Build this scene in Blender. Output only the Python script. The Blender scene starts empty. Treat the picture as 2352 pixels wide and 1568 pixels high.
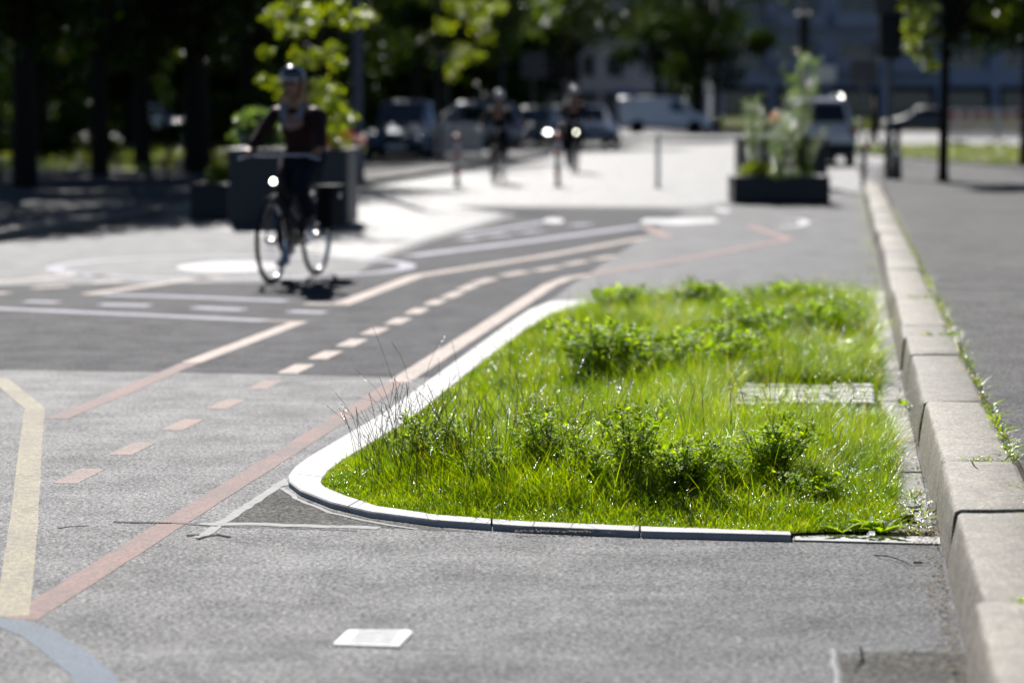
import bpy, bmesh, math, random
import numpy as np
from mathutils import Vector, Matrix

S = bpy.context.scene
COL = S.collection
PI = math.pi
R = math.radians

# ------------------------------------------------------------------ camera
CAM_H = 1.45
PITCH = math.atan((784 - 245) / 5553.0)
cam_d = bpy.data.cameras.new('camera')
cam = bpy.data.objects.new('camera', cam_d); COL.objects.link(cam)
cam.location = (0, 0, CAM_H)
cam.rotation_euler = (PI / 2 - PITCH, 0, 0)
cam_d.sensor_width = 36; cam_d.lens = 85
cam_d.clip_start = 0.1; cam_d.clip_end = 2000
cam_d.dof.use_dof = True
cam_d.dof.focus_distance = 8.85
cam_d.dof.aperture_fstop = 1.9
cam_d.dof.aperture_blades = 0
S.camera = cam

# ------------------------------------------------------------------ world, sun, exposure
SUN_EL = R(38); SUN_AZ = R(-10)          # ahead of the camera, a little to the left
w = bpy.data.worlds.new('World'); S.world = w; w.use_nodes = True
wt = w.node_tree
sky = wt.nodes.new('ShaderNodeTexSky'); sky.sky_type = 'NISHITA'; sky.sun_disc = False
sky.air_density = .45; sky.dust_density = .1; sky.sun_elevation = SUN_EL; sky.sun_rotation = SUN_AZ
bgn = wt.nodes['Background']; bgn.inputs['Strength'].default_value = 0.05
wt.links.new(sky.outputs[0], bgn.inputs['Color'])
sd = bpy.data.lights.new('sun', 'SUN'); sd.energy = 5.0; sd.angle = R(0.5); sd.color = (1, .97, .93)
sun = bpy.data.objects.new('sun', sd); COL.objects.link(sun)
sv = Vector((math.sin(SUN_AZ) * math.cos(SUN_EL), math.cos(SUN_AZ) * math.cos(SUN_EL), math.sin(SUN_EL)))
sun.rotation_euler = sv.to_track_quat('Z', 'Y').to_euler()
S.view_settings.view_transform = 'Standard'; S.view_settings.look = 'None'
S.view_settings.exposure = 0.75; S.view_settings.gamma = 1
S.cycles.use_denoising = True
S.cycles.max_bounces = 6; S.cycles.transparent_max_bounces = 8
S.cycles.sample_clamp_indirect = 6

F = 5553.0
CP, SP = math.cos(PITCH), math.sin(PITCH)
def at(px, py, z=0.0):
    """ground point seen at a place of the 2352 px wide photograph"""
    u = (px - 1176) / F; v = (784 - py) / F
    d = (u, CP + v * SP, -SP + v * CP)
    t = (z - CAM_H) / d[2]
    return Vector((d[0] * t, d[1] * t, z))
def up(px, py, y):
    """point at depth y seen at a place of the photograph"""
    u = (px - 1176) / F; v = (784 - py) / F
    d = (u, CP + v * SP, -SP + v * CP)
    t = y / d[1]
    return Vector((d[0] * t, y, CAM_H + d[2] * t))

# ------------------------------------------------------------------ tagging
def tag(o, label=None, cat=None, group=None, kind=None):
    if label: o['label'] = label
    if cat: o['category'] = cat
    if group: o['group'] = group
    if kind: o['kind'] = kind
    return o
def thing(name, label, cat, loc=(0, 0, 0), rz=0, group=None):
    o = bpy.data.objects.new(name, None); COL.objects.link(o)
    o.location = loc; o.rotation_euler = (0, 0, rz); o.empty_display_size = .2
    return tag(o, label, cat, group)
def copy_tree(o, parent=None):
    c = o.copy(); COL.objects.link(c); c.parent = parent
    for ch in list(o.children): copy_tree(ch, c)
    return c

# ------------------------------------------------------------------ mesh collectors
class MB:
    def __init__(s): s.v = []; s.f = []
    def add(s, vs, fs):
        n = len(s.v); s.v += [tuple(v) for v in vs]; s.f += [tuple(i + n for i in f) for f in fs]; return s
    def box(s, c, d, rz=0, rx=0, ry=0, taper=1):
        hx, hy, hz = d[0] / 2, d[1] / 2, d[2] / 2
        M = Matrix.Translation(c) @ Matrix.Rotation(rz, 4, 'Z') @ Matrix.Rotation(ry, 4, 'Y') @ Matrix.Rotation(rx, 4, 'X')
        vs = []
        for z, k in ((-hz, 1), (hz, taper)):
            for x, y in ((-hx, -hy), (hx, -hy), (hx, hy), (-hx, hy)): vs.append(M @ Vector((x * k, y * k, z)))
        return s.add(vs, [(3, 2, 1, 0), (4, 5, 6, 7), (0, 1, 5, 4), (1, 2, 6, 5), (2, 3, 7, 6), (3, 0, 4, 7)])
    def tube(s, pts, r, n=8, cap=True):
        pts = [Vector(p) for p in pts]
        if not isinstance(r, (list, tuple)): r = [r] * len(pts)
        vs = []; prev = None
        for i, p in enumerate(pts):
            a = pts[max(i - 1, 0)]; b = pts[min(i + 1, len(pts) - 1)]
            t = (b - a).normalized()
            if prev is None:
                ref = Vector((0, 0, 1)) if abs(t.z) < .9 else Vector((1, 0, 0))
                e = t.cross(ref).normalized()
            else:
                e = (prev - t * prev.dot(t)).normalized()
            prev = e; g = t.cross(e)
            for k in range(n):
                a_ = 2 * PI * k / n
                vs.append(p + (e * math.cos(a_) + g * math.sin(a_)) * r[i])
        fs = []
        for i in range(len(pts) - 1):
            for k in range(n):
                k2 = (k + 1) % n
                fs.append((i * n + k, i * n + k2, (i + 1) * n + k2, (i + 1) * n + k))
        if cap:
            fs.append(tuple(range(n))[::-1]); fs.append(tuple((len(pts) - 1) * n + k for k in range(n)))
        return s.add(vs, fs)
    def ring(s, c, R_, r, axis='Y', n=32, m=8, a0=0, a1=2 * PI):
        pts = []
        full = abs(a1 - a0 - 2 * PI) < 1e-6
        N = n if full else n + 1
        vs = []
        for i in range(N):
            a = a0 + (a1 - a0) * i / n
            for k in range(m):
                b = 2 * PI * k / m
                rr = R_ + r * math.cos(b); h = r * math.sin(b)
                p = {'Y': (rr * math.cos(a), h, rr * math.sin(a)), 'X': (h, rr * math.cos(a), rr * math.sin(a)), 'Z': (rr * math.cos(a), rr * math.sin(a), h)}[axis]
                vs.append(Vector(c) + Vector(p))
        fs = []
        for i in range(n):
            j = (i + 1) % N
            for k in range(m):
                k2 = (k + 1) % m
                fs.append((i * m + k, i * m + k2, j * m + k2, j * m + k))
        return s.add(vs, fs)
    def lathe(s, prof, c=(0, 0, 0), axis='Z', n=20):
        vs = []
        for r_, h in prof:
            for k in range(n):
                a = 2 * PI * k / n
                x, y = r_ * math.cos(a), r_ * math.sin(a)
                p = {'Z': (x, y, h), 'Y': (x, h, y), 'X': (h, x, y)}[axis]
                vs.append(Vector(c) + Vector(p))
        fs = []
        for i in range(len(prof) - 1):
            for k in range(n):
                k2 = (k + 1) % n
                fs.append((i * n + k, i * n + k2, (i + 1) * n + k2, (i + 1) * n + k))
        fs.append(tuple(range(n))[::-1]); fs.append(tuple((len(prof) - 1) * n + k for k in range(n)))
        return s.add(vs, fs)
    def prism(s, poly, z0, z1):
        n = len(poly)
        vs = [(p[0], p[1], z0) for p in poly] + [(p[0], p[1], z1) for p in poly]
        fs = [tuple(range(n))[::-1], tuple(range(n, 2 * n))]
        for i in range(n):
            j = (i + 1) % n; fs.append((i, j, n + j, n + i))
        return s.add(vs, fs)
    def rings(s, secs, cap=True):
        n = len(secs[0]); vs = [p for q in secs for p in q]; fs = []
        for i in range(len(secs) - 1):
            for k in range(n):
                k2 = (k + 1) % n
                fs.append((i * n + k, i * n + k2, (i + 1) * n + k2, (i + 1) * n + k))
        if cap:
            fs.append(tuple(range(n))[::-1]); fs.append(tuple((len(secs) - 1) * n + k for k in range(n)))
        return s.add(vs, fs)
    def build(s, name, mat, parent=None, smooth=False, bevel=0, sub=0, seg=2):
        me = bpy.data.meshes.new(name); me.from_pydata([tuple(v) for v in s.v], [], s.f)
        bm = bmesh.new(); bm.from_mesh(me); bmesh.ops.recalc_face_normals(bm, faces=bm.faces); bm.to_mesh(me); bm.free()
        me.materials.append(mat)
        o = bpy.data.objects.new(name, me); COL.objects.link(o)
        if parent: o.parent = parent
        if bevel:
            b = o.modifiers.new('bevel', 'BEVEL'); b.width = bevel; b.segments = seg; b.limit_method = 'ANGLE'
        if sub:
            b = o.modifiers.new('sub', 'SUBSURF'); b.levels = sub; b.render_levels = sub
        if smooth:
            me.polygons.foreach_set('use_smooth', [True] * len(me.polygons))
        return o

def np_mesh(name, V, Q, mat, parent=None, smooth=False):
    """V (n,3) vertices, Q (m,4) quads"""
    me = bpy.data.meshes.new(name)
    V = np.asarray(V, dtype=np.float32); Q = np.asarray(Q, dtype=np.int32)
    me.vertices.add(len(V)); me.vertices.foreach_set('co', V.ravel())
    k = Q.shape[1]
    me.loops.add(Q.size); me.loops.foreach_set('vertex_index', Q.ravel())
    me.polygons.add(len(Q)); me.polygons.foreach_set('loop_start', np.arange(len(Q), dtype=np.int32) * k)
    try: me.polygons.foreach_set('loop_total', np.full(len(Q), k, dtype=np.int32))
    except Exception: pass
    if smooth: me.polygons.foreach_set('use_smooth', np.ones(len(Q), dtype=bool))
    me.update(calc_edges=True)
    me.materials.append(mat)
    o = bpy.data.objects.new(name, me); COL.objects.link(o)
    if parent: o.parent = parent
    return o

# ------------------------------------------------------------------ materials
class NT:
    def __init__(s, name):
        s.m = bpy.data.materials.new(name); s.m.use_nodes = True; s.t = s.m.node_tree
        s.p = s.t.nodes['Principled BSDF']; s.out = s.t.nodes['Material Output']
        s.geo = None
    def n(s, ty, **kw):
        x = s.t.nodes.new(ty)
        for k, v in kw.items(): setattr(x, k, v)
        return x
    def l(s, a, b): s.t.links.new(a, b)
    def pos(s, scale=(1, 1, 1)):
        tc = s.n('ShaderNodeTexCoord'); mp = s.n('ShaderNodeMapping')
        mp.inputs['Scale'].default_value = scale
        s.l(tc.outputs['Object'], mp.inputs['Vector']); return mp.outputs[0]
    def noise(s, scale, detail=4, rough=.6, vec=None, dist=0):
        x = s.n('ShaderNodeTexNoise'); x.inputs['Scale'].default_value = scale; x.inputs['Detail'].default_value = detail
        x.inputs['Roughness'].default_value = rough; x.inputs['Distortion'].default_value = dist
        s.l(vec if vec else s.pos(), x.inputs['Vector']); return x.outputs['Fac']
    def vor(s, scale, vec=None, out='Distance', feature='F1'):
        x = s.n('ShaderNodeTexVoronoi', feature=feature); x.inputs['Scale'].default_value = scale
        s.l(vec if vec else s.pos(), x.inputs['Vector']); return x.outputs[out]
    def ramp(s, fac, stops, const=False):
        x = s.n('ShaderNodeValToRGB'); cr = x.color_ramp
        if const: cr.interpolation = 'CONSTANT'
        while len(cr.elements) < len(stops): cr.elements.new(.5)
        for e, (p, c) in zip(cr.elements, stops):
            e.position = p; e.color = (c, c, c, 1) if isinstance(c, (int, float)) else (*c, 1)
        s.l(fac, x.inputs[0]); return x.outputs[0]
    def mix(s, fac, a, b, blend='MIX'):
        x = s.n('ShaderNodeMix', data_type='RGBA', blend_type=blend)
        for v, i in ((fac, 0), (a, 6), (b, 7)):
            if isinstance(v, (int, float)): x.inputs[i].default_value = v if i == 0 else (v, v, v, 1)
            elif isinstance(v, tuple): x.inputs[i].default_value = (*v, 1)
            else: s.l(v, x.inputs[i])
        return x.outputs[2]
    def math(s, op, a, b=0):
        x = s.n('ShaderNodeMath', operation=op)
        for v, i in ((a, 0), (b, 1)):
            if isinstance(v, (int, float)): x.inputs[i].default_value = v
            else: s.l(v, x.inputs[i])
        return x.outputs[0]
    def bump(s, h, strength=.3, dist=.01):
        x = s.n('ShaderNodeBump'); x.inputs['Strength'].default_value = strength; x.inputs['Distance'].default_value = dist
        s.l(h, x.inputs['Height']); s.l(x.outputs[0], s.p.inputs['Normal']); return x.outputs[0]
    def col(s, c):
        if isinstance(c, tuple): s.p.inputs['Base Color'].default_value = (*c, 1)
        else: s.l(c, s.p.inputs['Base Color'])
    def set(s, **kw):
        for k, v in kw.items():
            k = {'rough': 'Roughness', 'metal': 'Metallic', 'spec': 'Specular IOR Level', 'coat': 'Coat Weight', 'emit': 'Emission Strength'}[k]
            if isinstance(v, (int, float)): s.p.inputs[k].default_value = v
            else: s.l(v, s.p.inputs[k])

def simple(name, c, rough=.6, metal=0, spec=.5, var=.15, scale=8, bump=0, bscale=60, coat=0):
    m = NT(name)
    n = m.noise(scale, 5)
    m.col(m.mix(m.ramp(n, [(.3, 0.0), (.7, 1.0)]), tuple(x * (1 - var) for x in c), tuple(min(1, x * (1 + var)) for x in c)))
    m.set(rough=rough, metal=metal, spec=spec if rough < .7 else min(spec, .2), coat=coat)
    if bump: m.bump(m.noise(bscale, 4), bump, .005)
    return m.m

def asphalt(name, dark, light, speck=.5, grain=170, rough=.75, streaks=.25, bump=.30, dirt=.75, spec=.37):
    m = NT(name)
    big = m.noise(.45, 6, .62); mid = m.noise(3.2, 6, .68); fine = m.noise(62, 4, .75)
    base = m.mix(m.ramp(big, [(.32, 0.0), (.68, 1.0)]), dark, light)
    base = m.mix(m.math('MULTIPLY', m.ramp(mid, [(.35, 0.0), (.7, 1.0)]), .55), base, tuple(x * 1.22 for x in light))
    base = m.mix(m.math('MULTIPLY', m.ramp(fine, [(.40, 1.0), (.54, 0.0)]), dirt), base, tuple(x * .45 for x in dark))
    cell = m.vor(grain, out='Color')
    sep = m.n('ShaderNodeSeparateColor'); m.l(cell, sep.inputs[0])
    g = m.ramp(sep.outputs[0], [(0, .25), (.3, .7), (.7, 1.15), (.93, 1.7), (1, 2.6)])
    base = m.mix(speck, base, m.mix(1.0, base, g, 'MULTIPLY'))
    # pale scuffs drawn out across the road
    st = m.noise(1.0, 7, .68, m.pos((.9, 5.5, 1)), .6)
    base = m.mix(m.math('MULTIPLY', m.ramp(st, [(.54, 0.0), (.70, 1.0)]), streaks), base, tuple(min(.6, x * 2.0) for x in light))
    # dark oil spots
    sp = m.vor(5.5, out='Distance')
    gate = m.noise(1.3, 2)
    base = m.mix(m.math('MULTIPLY', m.ramp(sp, [(.035, 1.0), (.06, 0.0)]), m.ramp(gate, [(.55, 0.0), (.6, .8)])), base, (.015, .015, .016))
    m.col(base)
    sp_ = m.math('MULTIPLY', m.math('MULTIPLY', m.ramp(mid, [(.3, .45), (.7, 1.35)]), m.ramp(fine, [(.40, .45), (.58, 1.25)])), m.ramp(sep.outputs[1], [(0, .35), (.6, .9), (1, 1.9)]))
    m.set(rough=m.ramp(fine, [(.3, rough + .06), (.7, rough - .06)]), spec=m.math('MULTIPLY', sp_, spec))
    d = m.vor(grain, out='Distance')
    m.bump(m.math('ADD', m.math('MULTIPLY', d, .7), m.math('MULTIPLY', fine, .6)), bump, .004)
    return m.m

def foliage(name, c1, c2, c3, trans=.55, gloss=.5, rough=.35, tmul=(1.6, 1.5, .35), bs=130, bd=.006, zones=None, old=None):
    m = NT(name); m.t.nodes.remove(m.p)
    g = m.n('ShaderNodeNewGeometry')
    c = m.ramp(g.outputs['Random Per Island'], [(0, c1), (.55, c2), (1, c3)])
    if zones:
        c = m.mix(m.ramp(m.noise(zones[0], 3), [(.4, 0.0), (.62, 1.0)]), c, m.mix(1.0, c, zones[1], 'MULTIPLY'))
    if old:
        rr = m.math('FRACT', m.math('MULTIPLY', g.outputs['Random Per Island'], 37.0))
        c = m.mix(m.ramp(rr, [(0, 0.0), (1 - old[0], 0.0), (1 - old[0] + .01, 1.0)]), c, old[1])
    d = m.n('ShaderNodeBsdfDiffuse'); m.l(c, d.inputs[0])
    t = m.n('ShaderNodeBsdfTranslucent'); m.l(m.mix(1.0, c, tmul, 'MULTIPLY'), t.inputs[0])
    mx = m.n('ShaderNodeMixShader'); mx.inputs[0].default_value = trans
    m.l(d.outputs[0], mx.inputs[1]); m.l(t.outputs[0], mx.inputs[2])
    gl = m.n('ShaderNodeBsdfGlossy'); gl.inputs['Roughness'].default_value = rough
    bu = m.n('ShaderNodeBump'); bu.inputs['Strength'].default_value = 1; bu.inputs['Distance'].default_value = bd
    m.l(m.noise(bs, 2), bu.inputs['Height']); m.l(bu.outputs[0], gl.inputs['Normal'])
    fr = m.n('ShaderNodeFresnel'); fr.inputs['IOR'].default_value = 1.45
    m2 = m.n('ShaderNodeMixShader'); m.l(m.math('MULTIPLY', fr.outputs[0], gloss), m2.inputs[0])
    m.l(mx.outputs[0], m2.inputs[1]); m.l(gl.outputs[0], m2.inputs[2])
    m.l(m2.outputs[0], m.out.inputs[0])
    return m.m

def lamp_mat(name, c, e):
    m = NT(name); m.col(c); m.p.inputs['Emission Color'].default_value = (*c, 1); m.set(emit=e); return m.m

M = {}
M['asphalt'] = asphalt('pale worn asphalt', (.030, .0305, .034), (.080, .0805, .087), speck=.75, streaks=.38)
M['patch'] = asphalt('dark new asphalt', (.025, .025, .030), (.037, .037, .044), speck=1.0, rough=.84, spec=.19, streaks=.16, dirt=.15)
M['coarse'] = asphalt('coarse open asphalt', (.040, .038, .034), (.072, .068, .060), speck=.95, grain=95, rough=.9, streaks=0, bump=.9, dirt=.4)
M['pavement'] = asphalt('footpath asphalt', (.062, .061, .061), (.088, .086, .085), streaks=.10, rough=.84, spec=.25)

def paint(name, c, wear_to, wear=.5, rough=.8, thr=(.47, .60)):
    m = NT(name)
    w1 = m.noise(22, 6, .72); w2 = m.noise(2.4, 4, .6); gr = m.vor(170, out='Distance')
    f = m.math('ADD', m.math('MULTIPLY', w1, .6), m.math('MULTIPLY', w2, .4))
    c2 = m.mix(m.ramp(w2, [(.35, 0.0), (.65, 1.0)]), c, tuple(min(.85, x * 1.25) for x in c))
    c3 = m.mix(m.math('MULTIPLY', m.ramp(f, [(thr[0], 0.0), (thr[1], 1.0)]), wear), c2, wear_to)
    cell = m.vor(170, out='Color'); sep = m.n('ShaderNodeSeparateColor'); m.l(cell, sep.inputs[0])
    c3 = m.mix(m.math('MULTIPLY', m.ramp(sep.outputs[0], [(.55, 0.0), (.85, 1.0)]), .6), c3, tuple(x * .7 for x in wear_to))
    w3 = m.noise(1.7, 5, .7); c3 = m.mix(m.math('MULTIPLY', m.ramp(w3, [(.44, 0.0), (.62, 1.0)]), .62 * wear), c3, wear_to)
    w4 = m.noise(70, 3, .7); c3 = m.mix(m.math('MULTIPLY', m.ramp(w4, [(.40, 1.0), (.52, 0.0)]), .6), c3, tuple(x * .6 for x in wear_to))
    c3 = m.mix(.15, c3, wear_to)
    m.col(c3); m.set(rough=rough, spec=.3); m.bump(gr, .25, .003)
    return m.m
M['red'] = paint('red line paint', (.30, .155, .13), (.12, .095, .09), .9)
M['cream'] = paint('cream line paint', (.60, .48, .41), (.20, .18, .16), .5)
M['pink'] = paint('pink dash paint', (.38, .24, .20), (.15, .13, .12), .7)
M['yellow'] = paint('ochre line paint', (.38, .33, .21), (.17, .15, .12), .85)
M['lavender'] = paint('lavender line paint', (.48, .46, .56), (.14, .14, .15), .4)
M['faint'] = paint('faint pink paint', (.34, .17, .14), (.11, .10, .10), .3)
M['blue'] = paint('blue line paint', (.115, .165, .23), (.09, .105, .125), .7)
M['white'] = paint('white road paint', (.70, .70, .70), (.3, .3, .3), .3)
M['tar'] = simple('grey joint sealant', (.25, .25, .25), .75, var=.25, scale=30, bump=.3)
M['plate'] = simple('worn white plastic', (.40, .40, .41), .6, var=.2, scale=40)
M['crack'] = simple('open crack', (.008, .008, .008), .9)

def stone(name, c, speck=.4, rough=.75, grain=240, stain=.4, bump=.5):
    m = NT(name)
    a = m.noise(5, 6, .7); b = m.noise(45, 5, .75); q = m.n('ShaderNodeObjectInfo')
    base = m.mix(m.ramp(a, [(.3, 0.0), (.7, 1.0)]), tuple(x * .78 for x in c), tuple(min(.85, x * 1.15) for x in c))
    cell = m.vor(grain, out='Color'); sep = m.n('ShaderNodeSeparateColor'); m.l(cell, sep.inputs[0])
    base = m.mix(speck, base, m.mix(1.0, base, m.ramp(sep.outputs[0], [(0, .4), (.3, .85), (.8, 1.1), (1, 1.7)]), 'MULTIPLY'))
    base = m.mix(m.math('MULTIPLY', m.ramp(b, [(.52, 0.0), (.68, 1.0)]), stain), base, tuple(x * .35 for x in c))
    base = m.mix(1.0, base, m.ramp(q.outputs['Random'], [(0, .80), (1, 1.12)]), 'MULTIPLY')
    gr_ = m.noise(9, 5, .75); base = m.mix(m.math('MULTIPLY', m.ramp(gr_, [(.50, 0.0), (.66, 1.0)]), stain), base, tuple(x * .42 for x in c))
    m.col(base); m.set(rough=rough)
    m.bump(m.math('ADD', b, m.math('MULTIPLY', a, 2.0)), bump, .006)
    return m.m
M['granite'] = stone('granite kerb', (.255, .232, .190), speck=.9, stain=.6, grain=150, bump=.8)
M['concrete'] = stone('pale concrete', (.44, .435, .42), speck=.2, stain=.22, grain=300, bump=.25)
M['gutter'] = stone('gutter slab', (.24, .235, .22), speck=.25, stain=.35, bump=.3)
M['cobble'] = stone('pale cobble', (.40, .39, .38), speck=.3, stain=.3)
M['soil'] = simple('dark soil', (.030, .022, .013), .95, var=.5, scale=40, bump=.8, bscale=50)
M['debris'] = simple('dry litter', (.16, .12, .06), .9, var=.5, scale=60)
M['grit'] = simple('dark grit', (.02, .018, .02), .8, var=.4)

M['grass'] = foliage('lawn blades', (.066, .14, .003), (.165, .27, .004), (.30, .36, .008), .66, .18, .22, (2.05, 1.85, .15), zones=(2.2, (.50, .60, .6)), old=(.03, (.30, .26, .11)))
M['grass_far'] = foliage('verge blades', (.10, .16, .02), (.15, .20, .02), (.22, .22, .05), .5, .2, .4)
M['stalk'] = foliage('seed stalks', (.012, .028, .006), (.030, .050, .008), (.035, .018, .022), .15, .5, .3, (1.3, 1.2, .5))
M['weed'] = foliage('weed leaflets', (.10, .19, .006), (.17, .29, .008), (.28, .38, .012), .70, .22, .28, (2.1, 1.9, .25))
M['weed_stem'] = simple('weed stem', (.05, .045, .02), .7)
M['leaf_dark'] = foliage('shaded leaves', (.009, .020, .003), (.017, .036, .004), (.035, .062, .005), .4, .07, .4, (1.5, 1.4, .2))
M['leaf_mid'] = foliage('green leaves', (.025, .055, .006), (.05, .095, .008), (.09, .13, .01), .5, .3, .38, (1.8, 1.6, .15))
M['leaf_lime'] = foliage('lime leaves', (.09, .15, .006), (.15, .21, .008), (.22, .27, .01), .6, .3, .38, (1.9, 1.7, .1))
M['leaf_silver'] = foliage('silvery leaves', (.09, .16, .03), (.15, .22, .05), (.24, .31, .11), .6, .6, .28, (1.2, 1.3, .6))
M['bark'] = simple('bark', (.014, .012, .010), .95, var=.4, scale=14, bump=.8, bscale=30)
M['orange'] = foliage('orange petals', (.55, .20, .02), (.6, .25, .03), (.6, .12, .02), .5)
M['redleaf'] = foliage('russet leaves', (.22, .03, .02), (.30, .05, .03), (.2, .03, .02), .4)
M['planter'] = simple('slate grey planter paint', (.022, .024, .029), .5, var=.12, scale=3)
M['planter_dark'] = simple('dark grey planter paint', (.010, .011, .015), .5, var=.12, scale=3)
M['metal'] = simple('grey galvanised metal', (.13, .135, .14), .5, .5)
M['steel'] = simple('bright steel', (.6, .6, .62), .2, 1)
M['black'] = simple('black paint', (.006, .006, .007), .4, spec=.3)
M['rubber'] = simple('tyre rubber', (.014, .014, .015), .8)
M['redpaint'] = simple('red bollard paint', (.36, .035, .02), .4)
M['whitepaint'] = simple('white bollard paint', (.62, .62, .60), .4)
M['signback'] = simple('sign back', (.085, .085, .09), .6, .2)
M['glass'] = simple('dark window glass', (.01, .013, .018), .06, 0, .8)
M['pane'] = simple('window pane', (.012, .016, .024), .08, 0, .5)
M['facade'] = simple('pale blue grey render', (.34, .37, .46), .85, var=.06, scale=.6)
M['facade2'] = simple('light grey render', (.26, .28, .31), .85, var=.06, scale=.6)
M['shopfront'] = simple('dark shop base', (.028, .032, .042), .7)
M['brick'] = simple('dull brown render', (.04, .035, .03), .85)

def ribbon(pts, width, z, mat, name, parent=None, n_round=0, rag=0.0, seed=0):
    """flat painted band along ground points, slightly ragged edges"""
    rng = random.Random(seed)
    P = [Vector((p[0], p[1], 0)) for p in pts]
    Q = []
    for i in range(len(P) - 1):                      # subdivide for ragged edges
        L = (P[i + 1] - P[i]).length; k = max(1, int(L / .12)) if rag else 1
        for j in range(k): Q.append((P[i].lerp(P[i + 1], j / k), j == 0))
    Q.append((P[-1], True))
    vs = []
    for i, (p, corner) in enumerate(Q):
        a = Q[max(i - 1, 0)][0]; b = Q[min(i + 1, len(Q) - 1)][0]
        t1 = (p - a).normalized() if i else (b - p).normalized(); t2 = (b - p).normalized() if i < len(Q) - 1 else t1
        nn = (Vector((-t1.y, t1.x, 0)) + Vector((-t2.y, t2.x, 0)))
        nn.normalize(); c = max(.45, nn.dot(Vector((-t1.y, t1.x, 0))))
        h = width / 2 / c
        vs.append(p + nn * (h + rng.uniform(-rag, rag))); vs.append(p - nn * (h + rng.uniform(-rag, rag)))
    for v in vs: v.z = z
    fs = [(2 * i, 2 * i + 1, 2 * i + 3, 2 * i + 2) for i in range(len(Q) - 1)]
    return MB().add(vs, fs).build(name, mat, parent)
def sheet(poly, z, mat, name, parent=None):
    me = bpy.data.meshes.new(name)
    me.from_pydata([(p[0], p[1], z) for p in poly], [], [tuple(range(len(poly)))]); me.materials.append(mat)
    if me.polygons[0].normal.z < 0: me.flip_normals()
    o = bpy.data.objects.new(name, me); COL.objects.link(o)
    if parent: o.parent = parent
    return o

# ================================================================== GROUND
def struct(o): o['kind'] = 'structure'; return o
struct(sheet([(-500, -40), (500, -40), (500, 900), (-500, 900)], 0, M['asphalt'], 'ground'))
def LX0(y): return -5.5 + .155 * (y - 26)
def KX0(y): return .3285 + .1367 * y
dark = [at(*p) for p in [(-260, 846), (0, 849), (500, 857), (1010, 868), (1110, 790), (1215, 720), (1275, 682), (1317, 652), (1407, 592), (1490, 536), (1545, 500), (1575, 484),
        (1500, 479), (1042, 474), (1120, 486), (1190, 494), (1100, 522), (975, 558), (905, 586), (847, 610), (820, 628), (700, 642), (600, 648), (0, 655), (-260, 658)]]
M['glare_asphalt'] = asphalt('asphalt with sun glare in its colour', (.125, .123, .122), (.185, .182, .180), rough=.70, spec=.62, streaks=.2)  # sun glare on the far road put into a paler, glossier surface
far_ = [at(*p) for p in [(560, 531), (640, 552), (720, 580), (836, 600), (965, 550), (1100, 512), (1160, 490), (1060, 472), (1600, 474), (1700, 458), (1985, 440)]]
struct(sheet([(LX0(30), 30)] + [(p.x, p.y) for p in far_] + [(KX0(60), 60), (60, 140), (60, 600), (-300, 600), (-300, 96), (LX0(90), 90)], .0003, M['glare_asphalt'], 'far_road_glare'))
struct(sheet(dark, .0006, M['patch'], 'road_repair'))
tri = [at(*p) for p in [(650, 1120), (630, 1122), (515, 1197), (640, 1204), (860, 1211), (1120, 1224), (1000, 1211), (860, 1193), (760, 1172), (690, 1143)]]
struct(sheet(tri, .0006, M['coarse'], 'road_patch'))
struct(sheet([at(*p) for p in [(1925, 1500), (2080, 1494), (2230, 1502), (2245, 1640), (1950, 1640)]], .0006, M['coarse'], 'road_patch'))

def KX(y, off=0.0): return .3285 + .1367 * y + off     # foot of the kerb at depth y
# right footpath
struct(MB().prism([(KX(1, .315), 1), (KX(1) + 14, 1), (KX(42) + 14, 42), (KX(42, .315), 42)], 0.0, .19).build('footpath', M['pavement']))
struct(MB().prism([(KX(42.4, .1), 42.4), (KX(42.4) + 22, 42.4), (KX(90) + 22, 90), (KX(90, 1.5), 90)], 0.0, .03).build('footpath', M['pavement']))
# left footpath
def LX(y): return -5.5 + .155 * (y - 26)
struct(MB().prism([(LX(14) - 8, 14), (LX(14) - .2, 14), (LX(70) - .2, 70), (LX(70) - 9, 70)], 0.0, .12).build('footpath', M['pavement']))
lawnm = simple('short turf', (.045, .06, .012), .95, var=.35, scale=6, bump=.8, bscale=30)
struct(MB().prism([(-60, 46), (LX(46) - 4.5, 50), (LX(95) - 5, 95), (-60, 95)], 0.0, .10).build('lawn', lawnm))
struct(MB().prism([(11.6, 86), (10.6, 74), (11.5, 58), (30, 54), (60, 90)], 0.0, .07).build('lawn', lawnm))
struct(MB().prism([(10, 142), (60, 142), (60, 166), (10, 166)], 0.0, .12).build('verge', lawnm))

# ------------------------------------------------------------------ painted markings
def P(*ps): return [at(*p) for p in ps]
t = thing('painted_line', 'long red line beside the planting bed that turns cream on the dark asphalt', 'road marking')
ribbon(P((48, 1422), (300, 1262), (915, 877)), .10, .0013, M['red'], 'painted_band', t, rag=.003)
ribbon(P((915, 877), (1180, 708), (1262, 655), (1305, 638), (1345, 632)), .12, .0013, M['cream'], 'painted_band', t, rag=.003)
ribbon(P((1345, 632), (1600, 590), (1812, 549), (1722, 519)), .13, .0019, M['faint'], 'painted_band', t, rag=.004)
t = thing('painted_line', 'red line left of the lane dashes that bends into a lavender line', 'road marking')
ribbon(P((130, 962), (300, 892), (440, 832)), .10, .0013, M['red'], 'painted_band', t, rag=.003)
ribbon(P((440, 832), (690, 738)), .11, .0013, M['cream'], 'painted_band', t, rag=.003)
ribbon(P((678, 739), (610, 736)), .11, .0025, M['pink'], 'painted_band', t)
ribbon(P((610, 736), (300, 722), (-60, 706)), .14, .0013, M['lavender'], 'painted_band', t, rag=.003)
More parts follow.
